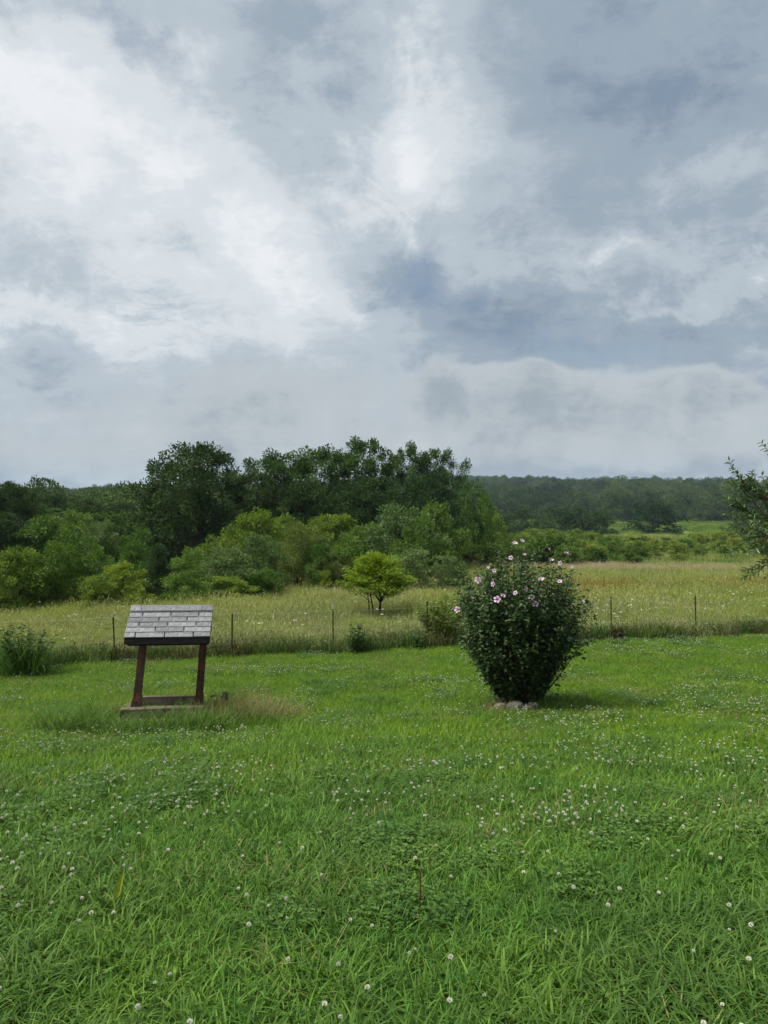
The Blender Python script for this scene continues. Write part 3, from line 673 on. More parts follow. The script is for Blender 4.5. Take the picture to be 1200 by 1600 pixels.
def T(kind, n, **k): return [tree_meshes(kind, **k) for _ in range(n)]
rng = np.random.default_rng(55)
PROTO = {
    'oak': T('oak', 2, Hh=9.5, R=4.4, prof=broad, mat=M_['oak'], base=.06, M=250, cr=.74, nleaf=150, leaf=.21, trunk_r=.24, limbs=12, lobes=.22, shell=.4),
    'open': T('walnut', 4, Hh=10, R=3.6, prof=umb, mat=M_['open'], base=.28, M=105, cr=.58, nleaf=150, leaf=.20, trunk_r=.18, limbs=14, shell=.45, lobes=.35, flat=.75),
    'bush': T('brush', 4, Hh=4, R=2.2, prof=shrubp, mat=M_['bush'], base=.03, M=95, cr=.46, nleaf=110, leaf=.16, trunk_r=.07, limbs=8, stems=2, lobes=.3),
    'light': T('light', 2, Hh=4, R=2.2, prof=shrubp, mat=M_['light'], base=.05, M=85, cr=.46, nleaf=110, leaf=.15, trunk_r=.07, limbs=8, lobes=.3),
    'grey': T('greytree', 2, Hh=5, R=2.6, prof=shrubp, mat=M_['grey'], base=.04, M=100, cr=.5, nleaf=110, leaf=.17, trunk_r=.09, limbs=9, lobes=.3),
    'willow': T('willow', 2, Hh=4, R=2.0, prof=shrubp, mat=M_['willow'], base=.04, M=90, cr=.42, nleaf=190, leaf=.15, wid=.22, trunk_r=.08, limbs=9, stems=2, droop=.25, lobes=.2, flat=1.0),
    'cedar': T('cedar', 1, Hh=4, R=1.2, prof=cone, mat=M_['cedar'], base=.02, M=110, cr=.28, nleaf=120, leaf=.12, wid=.3, trunk_r=.08, limbs=6, trunk_top=.93, droop=-.4, flat=.9),
    'sumac': T('sumac', 4, Hh=2, R=1.5, prof=umb, mat=M_['sumac'], base=.12, M=42, cr=.38, nleaf=60, leaf=.24, wid=.35, trunk_r=.04, limbs=6, stems=2, droop=.3, flat=.5, lobes=.3),
    'farl': T('farlight', 2, Hh=8, R=4.6, prof=broad, mat=M_['far_light'], base=.04, M=80, cr=1.1, nleaf=70, leaf=.38, trunk_r=.2, limbs=6, lobes=.3),
    'far': T('far', 4, Hh=8, R=4.6, prof=broad, mat=M_['far'], base=.04, M=90, cr=1.05, nleaf=70, leaf=.38, trunk_r=.2, limbs=6, lobes=.3),
}
NUM = ['first', 'second', 'third', 'fourth', 'fifth', 'sixth', 'seventh', 'eighth', 'ninth', 'tenth', 'eleventh', 'twelfth', 'thirteenth', 'fourteenth', 'fifteenth', 'sixteenth', 'seventeenth', 'eighteenth', 'nineteenth', 'twentieth']
def plant(name, kind, px, top, d, wpx, label, cat='tree', group=None, parts=('trunk', 'crown'), var=None, depth=None):
    x = X(px, d); z = float(H(x, d)); h = Zpx(top, d) - z; w = wpx / FPX * d
    tm, cm, Hh, R = PROTO[kind][rng.integers(0, len(PROTO[kind])) if var is None else var]
    s = w / (2 * R); sy = s if depth is None else depth
    o = empty(name, (x, d, z), rng.random() * 6.28, (s, sy, h / Hh))
    a = link(parts[0], tm, None, o); b = link(parts[1], cm, None, o)
    return tag(o, label, cat, group)

def build_trees():
    # tall trees standing behind the brush
    plant('oak_tree', 'oak', 302, 697, 56, 190, 'massive round dark oak, the broadest tree, rising above the brush', var=0)
    g = 'tall open-crowned trees behind the brush'
    for px, top, d, w, lab in ((436, 706, 61, 110, 'tall open tree rising just beside the massive round oak'), (505, 699, 62, 110, 'tall airy tree with bare forks, second along from the round oak'),
                               (562, 688, 63, 115, 'tallest airy tree at the middle of the tree line'), (636, 694, 63, 100, 'tall airy tree whose branches show sky, second from the open end of the row'),
                               (688, 704, 64, 78, 'tall slim airy tree at the open end of the row')):
        plant('walnut_tree', 'open', px, top, d, w, lab, group=g)
    for px, top, d, w, lab in ((400, 738, 58, 110, 'dark understorey tree filling the gap beside the round oak'), (478, 752, 57, 130, 'dark understorey tree below the bare forked airy tree'), (580, 748, 58, 150, 'wide dark understorey tree below the tallest airy tree'), (662, 752, 60, 120, 'dark understorey tree at the open end of the row')):
        plant('understorey_tree', 'oak', px, top, d, w, lab, group='dark understorey trees')
    plant('pale_tree', 'bush', 738, 750, 72, 84, 'softer green tree standing apart at the end of the tree line')
    plant('round_tree', 'bush', 765, 790, 78, 60, 'small rounded tree just past the end of the tree line')
    # trees at the photo's left side, behind the brush
    L1 = [(-35, 745, 62, 130), (15, 756, 63, 100), (70, 774, 72, 105), (128, 782, 80, 100), (188, 786, 86, 90)]
    for i, (px, top, d, w) in enumerate(L1):
        plant('dark_tree', 'oak', px, top, d, w, '%s dark leafy tree from the photo\'s left edge, against the sky' % NUM[i], group='dark trees beside the round oak')
    L2 = [(-15, 800, 50, 120, 'oak'), (60, 808, 51, 110, 'bush'), (120, 800, 56, 110, 'bush'), (178, 800, 60, 110, 'open'), (160, 815, 47, 80, 'grey'), (215, 825, 48, 90, 'bush'), (60, 790, 66, 120, 'open'), (215, 800, 78, 80, 'bush'), (130, 792, 68, 90, 'oak')]
    L2.sort(key=lambda a: a[0])
    for i, (px, top, d, w, k) in enumerate(L2):
        plant('thicket_tree', k, px, top, d, w, '%s thicket tree from the photo\'s left edge, between brush and skyline trees' % NUM[i], group='thicket trees behind the brush')
    # brush along the meadow edge
    L3 = [(-22, 872, 32, 90, 'bush'), (22, 858, 33.5, 105, 'bush'), (78, 846, 35, 100, 'bush'), (128, 836, 36.5, 110, 'bush'), (190, 880, 35, 90, 'light'), (208, 846, 40, 90, 'bush'), (248, 852, 37, 62, 'cedar'), (296, 890, 36.5, 110, 'bush'),
          (300, 858, 41, 90, 'bush'), (350, 856, 39.5, 100, 'grey'), (400, 836, 41, 90, 'grey'), (352, 902, 37.5, 90, 'light'), (408, 890, 39, 80, 'bush'), (150, 900, 34, 80, 'bush'), (545, 836, 45, 90, 'bush'), (505, 850, 44, 60, 'bush'), (640, 860, 43, 90, 'grey'), (700, 870, 44, 70, 'grey')]
    L3 = [(a, b, c_ * .79, e, k) for a, b, c_, e, k in L3]
    L3.sort(key=lambda a: a[0])
    i = -1
    for (px, top, d, w, k) in L3:
        i += k != 'cedar'
        plant('brush_shrub' if k != 'cedar' else 'cedar_tree', k, px, top, d, w, ('%s leafy shrub from the photo\'s left edge along the meadow\'s far border' % NUM[i]) if k != 'cedar' else 'small pointed cedar among the brush at the meadow edge', 'shrub' if k != 'cedar' else 'tree',
              None if k == 'cedar' else 'brush along the meadow border', parts=('stems', 'crown') if k != 'cedar' else ('trunk', 'crown'))
    plant('willow_tree', 'willow', 468, 816, 36, 112, 'pale feathery willow-like tree at the meadow border')
    plant('willow_shrub', 'willow', 515, 863, 34.5, 58, 'small pale round shrub beside the feathery willow', 'shrub', parts=('stems', 'crown'))
    plant('sapling', 'light', 508, 893, 33.5, 26, 'tiny light green sapling in front of the pale round shrub')
    for px, top, d, w, k, lab in ((400, 798, 48, 90, 'light', 'bright yellow-green bushy tree in front of the round oak'), (445, 806, 50, 80, 'light', 'bright green bushy tree above the feathery willow'), (520, 806, 50, 110, 'light', 'bright green leafy tree behind the pale round shrub'),
                                  (340, 838, 46, 90, 'bush', 'mid green bushy tree at the foot of the round oak'), (575, 820, 49, 90, 'bush', 'mid green bushy tree behind the small yellow-green tree'), (625, 790, 47, 130, 'grey', 'grey-green bushy tree leaning over the meadow border'),
                                  (684, 786, 48, 105, 'bush', 'dense dark bushy tree closing the tree line by the open field'), (655, 808, 45, 100, 'bush', 'dense bushy tree between grey-green tree and the open field')):
        plant('bushy_tree', k, px, top, d, w, lab, group='bushy trees in front of the tall row')
    # dark trees across the far field
    L4 = [(742, 806, 168, 54), (775, 797, 172, 66), (812, 792, 178, 60), (850, 806, 165, 46), (872, 793, 182, 60), (908, 792, 180, 66), (940, 798, 176, 50)]
    for i, (px, top, d, w) in enumerate(L4):
        plant('field_tree', 'far', px, top, d, w, '%s dark tree from the tree line in the row across the far field' % NUM[i], group='row of dark trees across the far field')
    plant('field_oak', 'far', 1022, 785, 192, 92, 'lone broad dark tree standing in the far green field')
    plant('field_oak', 'far', 1168, 795, 150, 62, 'dark far tree peeping out beside the photo\'s right-edge branches')
    # sumac colony
    g = 'sumac bushes across the field'
    n = 0
    while n < 140:
        d = math.sqrt(rng.random() * (130**2 - 60**2) + 60**2); px = rng.uniform(715, 1230)
        dens = .7 if px < 900 else (.40 if px < 960 else .27)
        if d < 72 and px > 890: dens *= .15
        if rng.random() > dens: continue
        s = rng.uniform(.55, 1.35) * (1 if px < 930 else .72); x = X(px, d); z = float(H(x, d)); n += 1
        tm, cm, Hh, R = PROTO['sumac'][rng.integers(0, 4)]
        o = empty('sumac_bush', (x, d, z), rng.random() * 6.28, (s * 1.1, s * 1.1, s)); link('stems', tm, None, o); link('crown', cm, None, o)
        tag(o, 'mid green sumac bush in the colony across the field', 'bush', g)
rng = np.random.default_rng(103)
build_trees()

def build_forest():
    protos = [a[1] for a in PROTO['far'] + PROTO['farl']]
    P = []; S = []
    def put(n, d0, d1, half, s0, cond=None):
        x, y = wedge(n, d0, d1, half, 20)
        if cond is not None: k = cond(x, y); x, y = x[k], y[k]
        P.append(np.stack([x, y, H(x, y) - .5], 1)); S.append(s0 * rng.uniform(.7, 1.3, len(x)))
    put(1900, 95, 420, .62, .85, lambda x, y: (x < -.05 * y + np.minimum(0, -.02 * y)) )
    put(1500, 350, 520, .62, 1.25, lambda x, y: y > 375 + 20 * np.sin(x * .03) + np.where(x > 0, 0, -100))
    put(3000, 500, 900, .62, 1.5); put(3800, 900, 1500, .62, 1.7); put(1500, 1500, 1900, .62, 1.9)
    P = np.concatenate(P); S = np.concatenate(S); n = len(P)
    scatter('distant_forest', protos, P, np.stack([np.zeros(n), np.zeros(n), rng.random(n) * 6.28], 1), np.stack([S, S, S * rng.uniform(.85, 1.3, n)], 1), np.where(vnoise(P[:, 0], P[:, 1], 90, 51) + rng.normal(0, .15, n) > .62, rng.integers(4, 6, n), rng.integers(0, 4, n)),
            'distant dark wooded hills reading as one mass along the horizon', 'forest')
rng = np.random.default_rng(104)
build_forest()

# ----------------------------------------------------------------- small yellow-green tree
def build_locust():
    d = 25.0; x = X(588, d); z = float(H(x, d)); h = Zpx(864, d) - z; R = 116 / FPX * d / 2
    o = empty('young_locust_tree', (x, d, z))
    tag(o, 'small spreading yellow-green tree alone in the meadow', 'tree')
    stems = []
    for sx, sy, r in ((.10, 0, .045), (-.10, .05, .028), (-.18, -.05, .022)):
        t = MB(); q = curve((sx, sy, -.1), (sx * 1.8, sy, h * .62), 0, 6, .02); t.tube(q, np.linspace(r, r * .5, 6), 7); stems.append(q); link('stem', t.mesh('locust_stem', M_['bark'], True), None, o)
    br = MB(); cb = MB()
    for k in range(60):
        a = rng.random() * 2 * PI; hf = rng.random(); lvl = h * (.50 + .47 * hf); rad = R * (1.05 * math.sqrt(max(0.03, 1 - (hf * 1.0) ** 1.7))) * rng.uniform(.55, 1.05)
        s = stems[0] if rng.random() < .7 else stems[rng.integers(0, 3)]; p0 = s[rng.integers(2, 6)]
        p1 = np.array([rad * math.cos(a), rad * math.sin(a), lvl]); q = curve(p0, p1, .12, 6, .03); br.tube(q, np.linspace(.014, .003, 6), 4, cap=False)
        n = 210; t = rng.random(n) ** .8 * .62 + .42; base = p0 + (p1 - p0) * t[:, None]; sd = nrm(np.cross(p1 - p0, [0, 0, 1.0])[None])
        P = base + sd * rng.normal(0, .17, n)[:, None] + np.stack([rng.normal(0, .05, n), rng.normal(0, .05, n), rng.normal(0, .045, n) - .05 * (t - .5)], 1)
        A = nrm(p1 - p0)[None] * .8 + sd * rng.normal(0, .8, n)[:, None]; A[:, 2] -= .25 + rng.normal(0, .15, n)
        cb.leaves(P, A, rng.normal(0, .35, (n, 3)) + [0, 0, 1], rng.uniform(.07, .13, n), rng.uniform(.03, .05, n), np.clip(rng.normal(.45, .2, n) + .25 * (hf - .4), 0, 1))
    link('branches', br.mesh('locust_branches', M_['bark'], True), None, o); link('crown', cb.mesh('locust_crown', M_['locust']), None, o)
rng = np.random.default_rng(105)
build_locust()

# ----------------------------------------------------------------- tree at the frame's edge
def build_edge_tree():
    d = 9.6; x = X(1290, d); z = float(H(x, d)); zc = Zpx(806, d) - z
    o = empty('edge_tree', (x, d, z)); tag(o, 'near leafy tree with long narrow leaves reaching in at the photo\'s right edge', 'tree')
    tb = MB(); cb = MB()
    tp = curve((0, 0, -.1), (.05, .1, zc + .7), 0, 8, .02); tb.tube(tp, np.linspace(.085, .02, 8), 8)
    lb = []
    for k in range(96):
        a = rng.random() * 2 * PI; el = rng.uniform(-.9, 1.1); R = rng.uniform(.75, 1.18)
        p0 = tp[rng.integers(3, 7)]; p1 = np.array([math.cos(a) * math.cos(el) * R, math.sin(a) * math.cos(el) * R, zc + math.sin(el) * R * .85])
        q = curve(p0, p1, .10, 6, .03); tb.tube(q, np.linspace(.022, .006, 6), 5, cap=False); lb += [q[3], q[4], q[5]]
    lb = np.array(lb)
    for k in range(640):
        p0 = lb[rng.integers(0, len(lb))]; o_ = p0 - [0, 0, zc]; ow = nrm(o_)
        dr = nrm(ow * .8 + np.array([0, 0, .55 if ow[2] > -.3 else -.25]) + rng.normal(0, .4, 3)); ln = rng.uniform(.15, .40)
        q = curve(p0, p0 + dr * ln, -.03, 5, .01); tb.tube(q, np.linspace(.005, .0015, 5), 4, cap=False)
        n = int(ln / .016); t = np.linspace(.1, 1, n); P = q[0] + (q[-1] - q[0]) * t[:, None] + np.array([0, 0, -.03]) * np.sin(t * PI)[:, None]
        ph = np.arange(n) * 2.4 + rng.random() * 6; u = nrm(np.cross(dr, [0.1, .2, 1])); w = np.cross(dr, u)
        A = dr * .75 + u * np.cos(ph)[:, None] + w * np.sin(ph)[:, None]; A[:, 2] -= .15
        cb.ovals(P, A, np.tile(dr, (n, 1)) + rng.normal(0, .35, (n, 3)) + [0, 0, .4], rng.uniform(.055, .10, n), rng.uniform(.020, .032, n), np.clip(rng.normal(.42, .25, n), 0, 1), .15)
    link('trunk', tb.mesh('edge_trunk', M_['bark'], True), None, o); link('crown', cb.mesh('edge_crown', M_['pear']), None, o)
rng = np.random.default_rng(106)
build_edge_tree()

# ================================================================= flowering bush
def bush_profile(h):
    hs = [0, .08, .18, .30, .45, .60, .75, .88, 1.0]; w = [.12, .22, .37, .60, .85, 1.0, .97, .80, .48]
    return np.interp(h, hs, w)
def build_bush():
    bx, by = BUSH; z = float(H(bx, by)); hgt = Zpx(858, by) - z; R = 99 / FPX * by
    o = empty('hibiscus_bush', (bx, by, z)); tag(o, 'tall vase-shaped dark green bush with pink flowers on the lawn', 'bush')
    st = MB(); lv = MB(); D0 = []
    def shoot(p1, r0=.010, nleaf=40, start=.35, leaf=(.035, .065), spread=.07):
        p1 = np.asarray(p1, float); b = np.array([p1[0] * .16 + rng.normal(0, .04), p1[1] * .16 + rng.normal(0, .04), -.03])
        n = 8; t = np.linspace(0, 1, n)[:, None]; ctrl = np.array([p1[0] * .62, p1[1] * .62, p1[2] * .42])
        q = (1 - t) ** 2 * b + 2 * (1 - t) * t * ctrl + t ** 2 * p1; q[1:-1] += rng.normal(0, .012, (n - 2, 3))
        st.tube(q, np.linspace(r0, .0016, n), 4, cap=False)
        tt = start + (1 - start) * rng.random(nleaf); P = np.stack([np.interp(tt, t[:, 0], q[:, k]) for k in range(3)], 1)
        dr = nrm(q[-1] - q[-3]); ph = rng.random(nleaf) * 6.28; u = nrm(np.cross(dr, [.3, .1, .7])); w = np.cross(dr, u)
        off = u * np.cos(ph)[:, None] + w * np.sin(ph)[:, None]
        A = off + dr * .45 + [0, 0, -.15]
        P = P + off * (np.abs(rng.normal(0, spread, nleaf)))[:, None] * (1 - tt * .5)[:, None]
        L = rng.uniform(*leaf, nleaf)
        lv.ovals(P, A + rng.normal(0, .25, (nleaf, 3)), rng.normal(0, .45, (nleaf, 3)) + [0, 0, .9] + off * .6, L, L * rng.uniform(.5, .75, nleaf), np.clip(rng.normal(.34, .26, nleaf) + rng.normal(0, .10), 0, 1), .12)
    for k in range(430):
        h = rng.random() ** .85 * .79 + .12; a = rng.random() * 2 * PI; q = rng.random() ** .30
        lob = 1 + .07 * math.sin(3 * a + 1 + 4 * h) + .06 * math.sin(7 * a + 9 * h) + rng.normal(0, .09)
        r = R * bush_profile(h) * lob * q
        shoot((r * math.cos(a), r * math.sin(a), hgt * h), r0=.008, nleaf=40 if h < .6 else 66, start=.3 if h < .6 else .5, leaf=(.042, .078), spread=.08)
    for k in range(70):                                   # stray side shoots
        a = rng.random() * 2 * PI; h = rng.uniform(.35, .85); r = R * bush_profile(h) * rng.uniform(1.0, 1.2)
        shoot((r * math.cos(a), r * math.sin(a), hgt * (h + rng.uniform(.0, .06))), r0=.006, nleaf=26, start=.62, spread=.03, leaf=(.035, .065))
    for k in range(120):                                   # loose shoots above the mass
        a = rng.random() * 2 * PI; r = R * rng.uniform(.05, 1.0); h = rng.uniform(.78, 1.07) - .20 * (r / R) ** 2
        shoot((r * math.cos(a), r * math.sin(a), hgt * h), nleaf=34, start=.5, spread=.035, leaf=(.035, .06))
    pos = [(804, 849, 1), (816, 845, .8), (799, 872, .9), (820, 867, .6), (857, 858, .8), (887, 866, 1.2), (863, 876, .9), (876, 880, .7), (893, 887, 1.0), (772, 892, .8), (747, 907, 1.05), (771, 913, .8), (846, 906, 1.2), (875, 909, .9), (786, 931, 1),
           (777, 937, 1.15), (831, 934, 1.2), (838, 945, 1.2), (716, 954, 1.0), (806, 927, .7), (934, 920, .8), (822, 920, .9), (763, 887, .6), (737, 935, .9), (911, 941, .8)]
    fl = MB(); ce = MB()
    for k in range(5):
        a = k * 2 * PI / 5; rows = [(0.0, .008), (.35, .044), (.7, .064), (1.0, .046)]; vv = []
        for t, w in rows:
            rr = .006 + .042 * t; zz = .030 * t - .014 * t * t * 1.5
            for s in (-1, 0, 1):
                c = rr * (1.0 if s == 0 else .93); an = a + s * w / (rr + .012) * .42
                vv.append((c * math.cos(an), c * math.sin(an), zz + (.004 if s == 1 else -.003 if s == -1 else 0)))
        f = []
        for i in range(3):
            for j in range(2): f += [i * 3 + j, i * 3 + j + 1, (i + 1) * 3 + j + 1, (i + 1) * 3 + j]
        fl.add(vv, f, [4] * 6, np.repeat([r[0] for r in rows], 3))
    mp, nt, N, Lk = nodes_of('hibiscus_petal'); at = N('ShaderNodeAttribute'); at.attribute_name = 'tint'; rp = N('ShaderNodeValToRGB'); Lk(at.outputs['Fac'], rp.inputs[0]); e = rp.color_ramp.elements
    e[0].position = .05; e[0].color = (.35, .02, .10, 1); e[1].position = .42; e[1].color = (.66, .42, .68, 1); e2 = rp.color_ramp.elements.new(1.0); e2.color = (.78, .64, .82, 1)
    p = N('ShaderNodeBsdfPrincipled'); Lk(rp.outputs[0], p.inputs['Base Color']); p.inputs['Roughness'].default_value = .7; tr = N('ShaderNodeBsdfTranslucent'); Lk(rp.outputs[0], tr.inputs[0]); ms = N('ShaderNodeMixShader'); ms.inputs[0].default_value = .35; Lk(p.outputs[0], ms.inputs[1]); Lk(tr.outputs[0], ms.inputs[2]); ou = N('ShaderNodeOutputMaterial'); Lk(ms.outputs[0], ou.inputs[0])
    fm = fl.mesh('hibiscus_petals', mp, True)
    ce.tube([[0, 0, .0], [0, 0, .02], [0, 0, .036]], [.004, .0045, .002], 6); cm = ce.mesh('hibiscus_stamen', M_['white'], True)
    for px, py, s in pos:
        # the flower sits on the near face of the crown at that height
        yy = by
        for _ in range(4):
            lx = X(px, yy) - bx; lz = Zpx(py, yy) - z; rr = R * float(bush_profile(min(1, max(0, lz / hgt)))); ly = -math.sqrt(max(0, rr * rr - lx * lx)) * .92; yy = by + ly
        shoot((lx, ly + .01, lz - .02), nleaf=18, start=.6, spread=.03, leaf=(.03, .05))
        fo = link('flower', fm, None, o); fo.location = (lx, ly - rng.uniform(-.03, .03), lz); sq = rng.uniform(.75, 1.05); fo.scale = (s * 1.02 * sq, s * 1.02 * sq, s * rng.uniform(.9, 2.0 - sq))
        fo.rotation_euler = (rng.uniform(.1, 1.5), rng.uniform(-.4, .4), math.atan2(lx, -ly + .3) * .6 + rng.uniform(-1.0, 1.0))
        so = link('stamen', cm, None, fo)
    link('stems', st.mesh('hibiscus_stems', M_['bark'], True), None, o); link('crown', lv.mesh('hibiscus_leaves', M_['hibiscus']), None, o)
    # flat stones at its foot
    spots = [(-.10, -.36, .15, .10, 'largest flat pale stone at the foot of the flowering bush'), (.13, -.37, .12, .08, 'pale stone at the flowering bush\'s foot, rightmost of the row'), (-.30, -.28, .11, .07, 'pale stone at the flowering bush\'s foot, leftmost of the row'), (.03, -.44, .08, .05, 'smallest pale stone, in front of the others by the flowering bush')]
    for sx, sy, sr, sh, lab in spots:
        b = MB(); n = 12; v = []; rad = sr * .75 * rng.uniform(.7, 1.1, n)
        for zf, rf in ((-.4, .9), (.35, 1.0), (.8, .82), (1.0, .55)):
            for j in range(n):
                t = j / n * 2 * PI; v.append((rad[j] * rf * math.cos(t) * 1.2, rad[j] * rf * math.sin(t) * .8, sh * zf + rng.normal(0, .005)))
        f = []; t_ = []
        for i in range(3):
            for j in range(n): j2 = (j + 1) % n; f += [i * n + j, i * n + j2, (i + 1) * n + j2, (i + 1) * n + j]; t_.append(4)
        f += [3 * n + j for j in range(n)]; t_.append(n); b.add(v, f, t_)
        s = link('stone', b.mesh('stone', M_['stone'], False)); s.location = (bx + sx, by + sy, float(H(bx + sx, by + sy)) + .03); tag(s, lab, 'stone', 'stones at the foot of the bush')
rng = np.random.default_rng(107)
build_bush()

# ================================================================= wishing-well frame
def build_well():
    wx, wy = WELL; z = float(H(wx, wy)); o = empty('wishing_well', (wx, wy, z)); o.rotation_euler = (0, .022, .20); o.scale = (1.0, 1.0, 1.03); tag(o, 'leaning wooden wishing well with shingled gable roof on two posts', 'wishing well')
    W, RUN, EV, RD = 1.06, .45, 1.135, 1.425           # roof width, half depth, eave and ridge height
    LEAN = .10                                       # the frame leans sideways towards +x at the top
    def lx(h): return LEAN * (h / 1.1) - .105
    sl = math.atan2(RD - EV, RUN); slen = math.hypot(RUN, RD - EV)
    for sgn, nm in ((-1, 'roof_deck'), (1, 'roof_deck')):
        b = MB(); c = (lx(1.25), sgn * RUN / 2, (EV + RD) / 2 - .012); b.box(c, (W - .03, slen - .01, .018), rotx(-sgn * sl)); dk = link(nm, b.mesh('roof_deck', M_['wood_fascia']), None, o)
        # courses of shingles, lowest first
        nc = 6; step = (slen + .02) / nc; tab = .355; sh = {}
        for c_ in range(nc):
            off = [(.0), (.20), (.06), (.27), (.12), (.30)][c_]; xs = [-W / 2]; q = -W / 2 + (.17 if c_ % 2 == 0 else .34) + (off - .12) * .3
            while q < W / 2 - .06: xs.append(q); q += tab
            xs.append(W / 2)
            for i in range(len(xs) - 1):
                w = xs[i + 1] - xs[i] - .013; key = round(w, 3)
                if key not in sh:
                    m = MB(); m.box((0, 0, 0), (w, step * 1.45, .012), bevel=.002); sh[key] = m.mesh('shingle', M_['shingle'])
                s = link('shingle', sh[key], None, dk); t = (c_ + .5) * step - .015
                # distance up the slope from the eave
                y = sgn * (RUN - t * math.cos(sl)); zz = EV + t * math.sin(sl) + .010 + rng.normal(0, .0007)
                s.location = (lx(zz) + (xs[i] + xs[i + 1]) / 2 + .0, y, zz); s.rotation_euler = (-sgn * (sl - .085), rng.normal(0, .003), rng.normal(0, .004))
    # ridge caps
    for sgn in (-1, 1):
        xs = [-W / 2, -W / 2 + .14, W / 2 - .15, W / 2]
        for i in range(3):
            m = MB(); w = xs[i + 1] - xs[i] - .005; m.box((0, 0, 0), (w, .11, .008), bevel=.002)
            s = link('ridge_cap', m.mesh('ridge_cap', M_['shingle']), None, o); s.location = (lx(RD) + (xs[i] + xs[i + 1]) / 2, sgn * .045, RD + .004); s.rotation_euler = (-sgn * sl, 0, 0)
    for sgn in (-1, 1):                              # eave fascia boards, one proud of the other
        b = MB(); b.box((lx(EV), sgn * (RUN + .012), EV - .052), (W - .01, .022, .082), bevel=.003); link('fascia', b.mesh('fascia', M_['wood_fascia']), None, o)
        b = MB(); b.box((lx(EV) + .012, sgn * (RUN - .02), EV - .090), (W - .06, .02, .05), bevel=.002); link('soffit_rail', b.mesh('soffit_rail', M_['wood_fascia']), None, o)
    for sx in (-1, 1):                               # barge boards on the gables and the gable infill
        for sgn in (-1, 1):
            b = MB(); b.box((lx(1.22) + sx * (W / 2 - .02), sgn * RUN / 2, (EV + RD) / 2 - .055), (.02, slen - .02, .07), rotx(-sgn * sl)); link('barge_board', b.mesh('barge_board', M_['wood_fascia']), None, o)
        b = MB(); x0 = lx(1.2) + sx * (W / 2 - .06)
        b.add([(x0, -RUN + .05, EV - .05), (x0, RUN - .05, EV - .05), (x0, 0, RD - .06), (x0 - sx * .015, -RUN + .05, EV - .05), (x0 - sx * .015, RUN - .05, EV - .05), (x0 - sx * .015, 0, RD - .06)], [0, 1, 2, 3, 5, 4, 0, 3, 4, 1, 1, 4, 5, 2, 2, 5, 3, 0], [3, 3, 4, 4, 4]); link('gable_board', b.mesh('gable_board', M_['wood_fascia']), None, o)
    # posts, each with a flared cladding at its foot
    for sx, xb, xt in ((-1, -.425, -.315), (1, .375, .45)):
        b = MB(); n = 7; v = []; hw = .048
        for i in range(n):
            t = i / (n - 1); cx = xb + (xt - xb) * t; zz = .03 + (EV + .12) * t
            for a, c in ((-1, -1), (1, -1), (1, 1), (-1, 1)): v.append((cx + a * hw, c * hw, zz))
        f = []; t_ = []
        for i in range(n - 1):
            for j in range(4): j2 = (j + 1) % 4; f += [i * 4 + j, i * 4 + j2, (i + 1) * 4 + j2, (i + 1) * 4 + j]; t_.append(4)
        f += [3, 2, 1, 0] + [4 * (n - 1) + j for j in range(4)]; t_ += [4, 4]; b.add(v, f, t_)
        p = link('post', b.mesh('post', M_['wood_red']), None, o)
        b = MB(); hh = .30; cx0, cx1 = xb, xb + (xt - xb) * hh / 1.15; b0, b1 = (.088, .056) if sx < 0 else (.070, .053)
        v = [(cx0 + a * b0 - (.02 if sx < 0 else -.004), c * .066, .0) for a, c in ((-1, -1), (1, -1), (1, 1), (-1, 1))] + [(cx1 + a * b1, c * .054, hh) for a, c in ((-1, -1), (1, -1), (1, 1), (-1, 1))]
        b.add(v, [3, 2, 1, 0, 4, 5, 6, 7, 0, 1, 5, 4, 1, 2, 6, 5, 2, 3, 7, 6, 3, 0, 4, 7], [4] * 6); link('foot_cladding', b.mesh('foot_cladding', M_['wood_red']), None, p)
        b = MB(); b.box((xb + (xt - xb) * .97, 0, EV + .03), (.05, .56, .08), bevel=.003); link('cross_beam', b.mesh('cross_beam', M_['wood_fascia']), None, o)
    # base curb: front, back and side timbers, with a second course under the front
    for nm, c, s, r in (('base_timber', (-.05, -.42, .190), (1.02, .11, .125), .0), ('base_timber', (-.02, .33, .15), (.84, .05, .12), .012), ('base_timber', (-.50, -.04, .10), (.08, .66, .085), 0), ('base_timber', (.42, -.04, .10), (.08, .66, .085), 0), ('base_timber', (-.07, -.44, .065), (1.08, .14, .13), 0)):
        b = MB(); b.box(c, s, roty(r), bevel=.006); link(nm, b.mesh('base_timber', M_['wood_grey']), None, o)
    m = MB(); m.tube([[0, 0, 0], [0, 0, .003]], .006, 8); nm_ = m.mesh('nail_head', M_['nail'])
    for nx in (-.50, -.47, -.36, -.33, -.10, -.07, -.02, .01, .27, .30, .44, .47):
        t = .035 + rng.normal(0, .004); s = link('nail', nm_, None, o); zz = EV + t * math.sin(sl) + .017; s.location = (lx(zz) + nx, -(RUN - t * math.cos(sl)), zz); s.rotation_euler = (sl - .085, 0, 0)
rng = np.random.default_rng(108)
build_well()

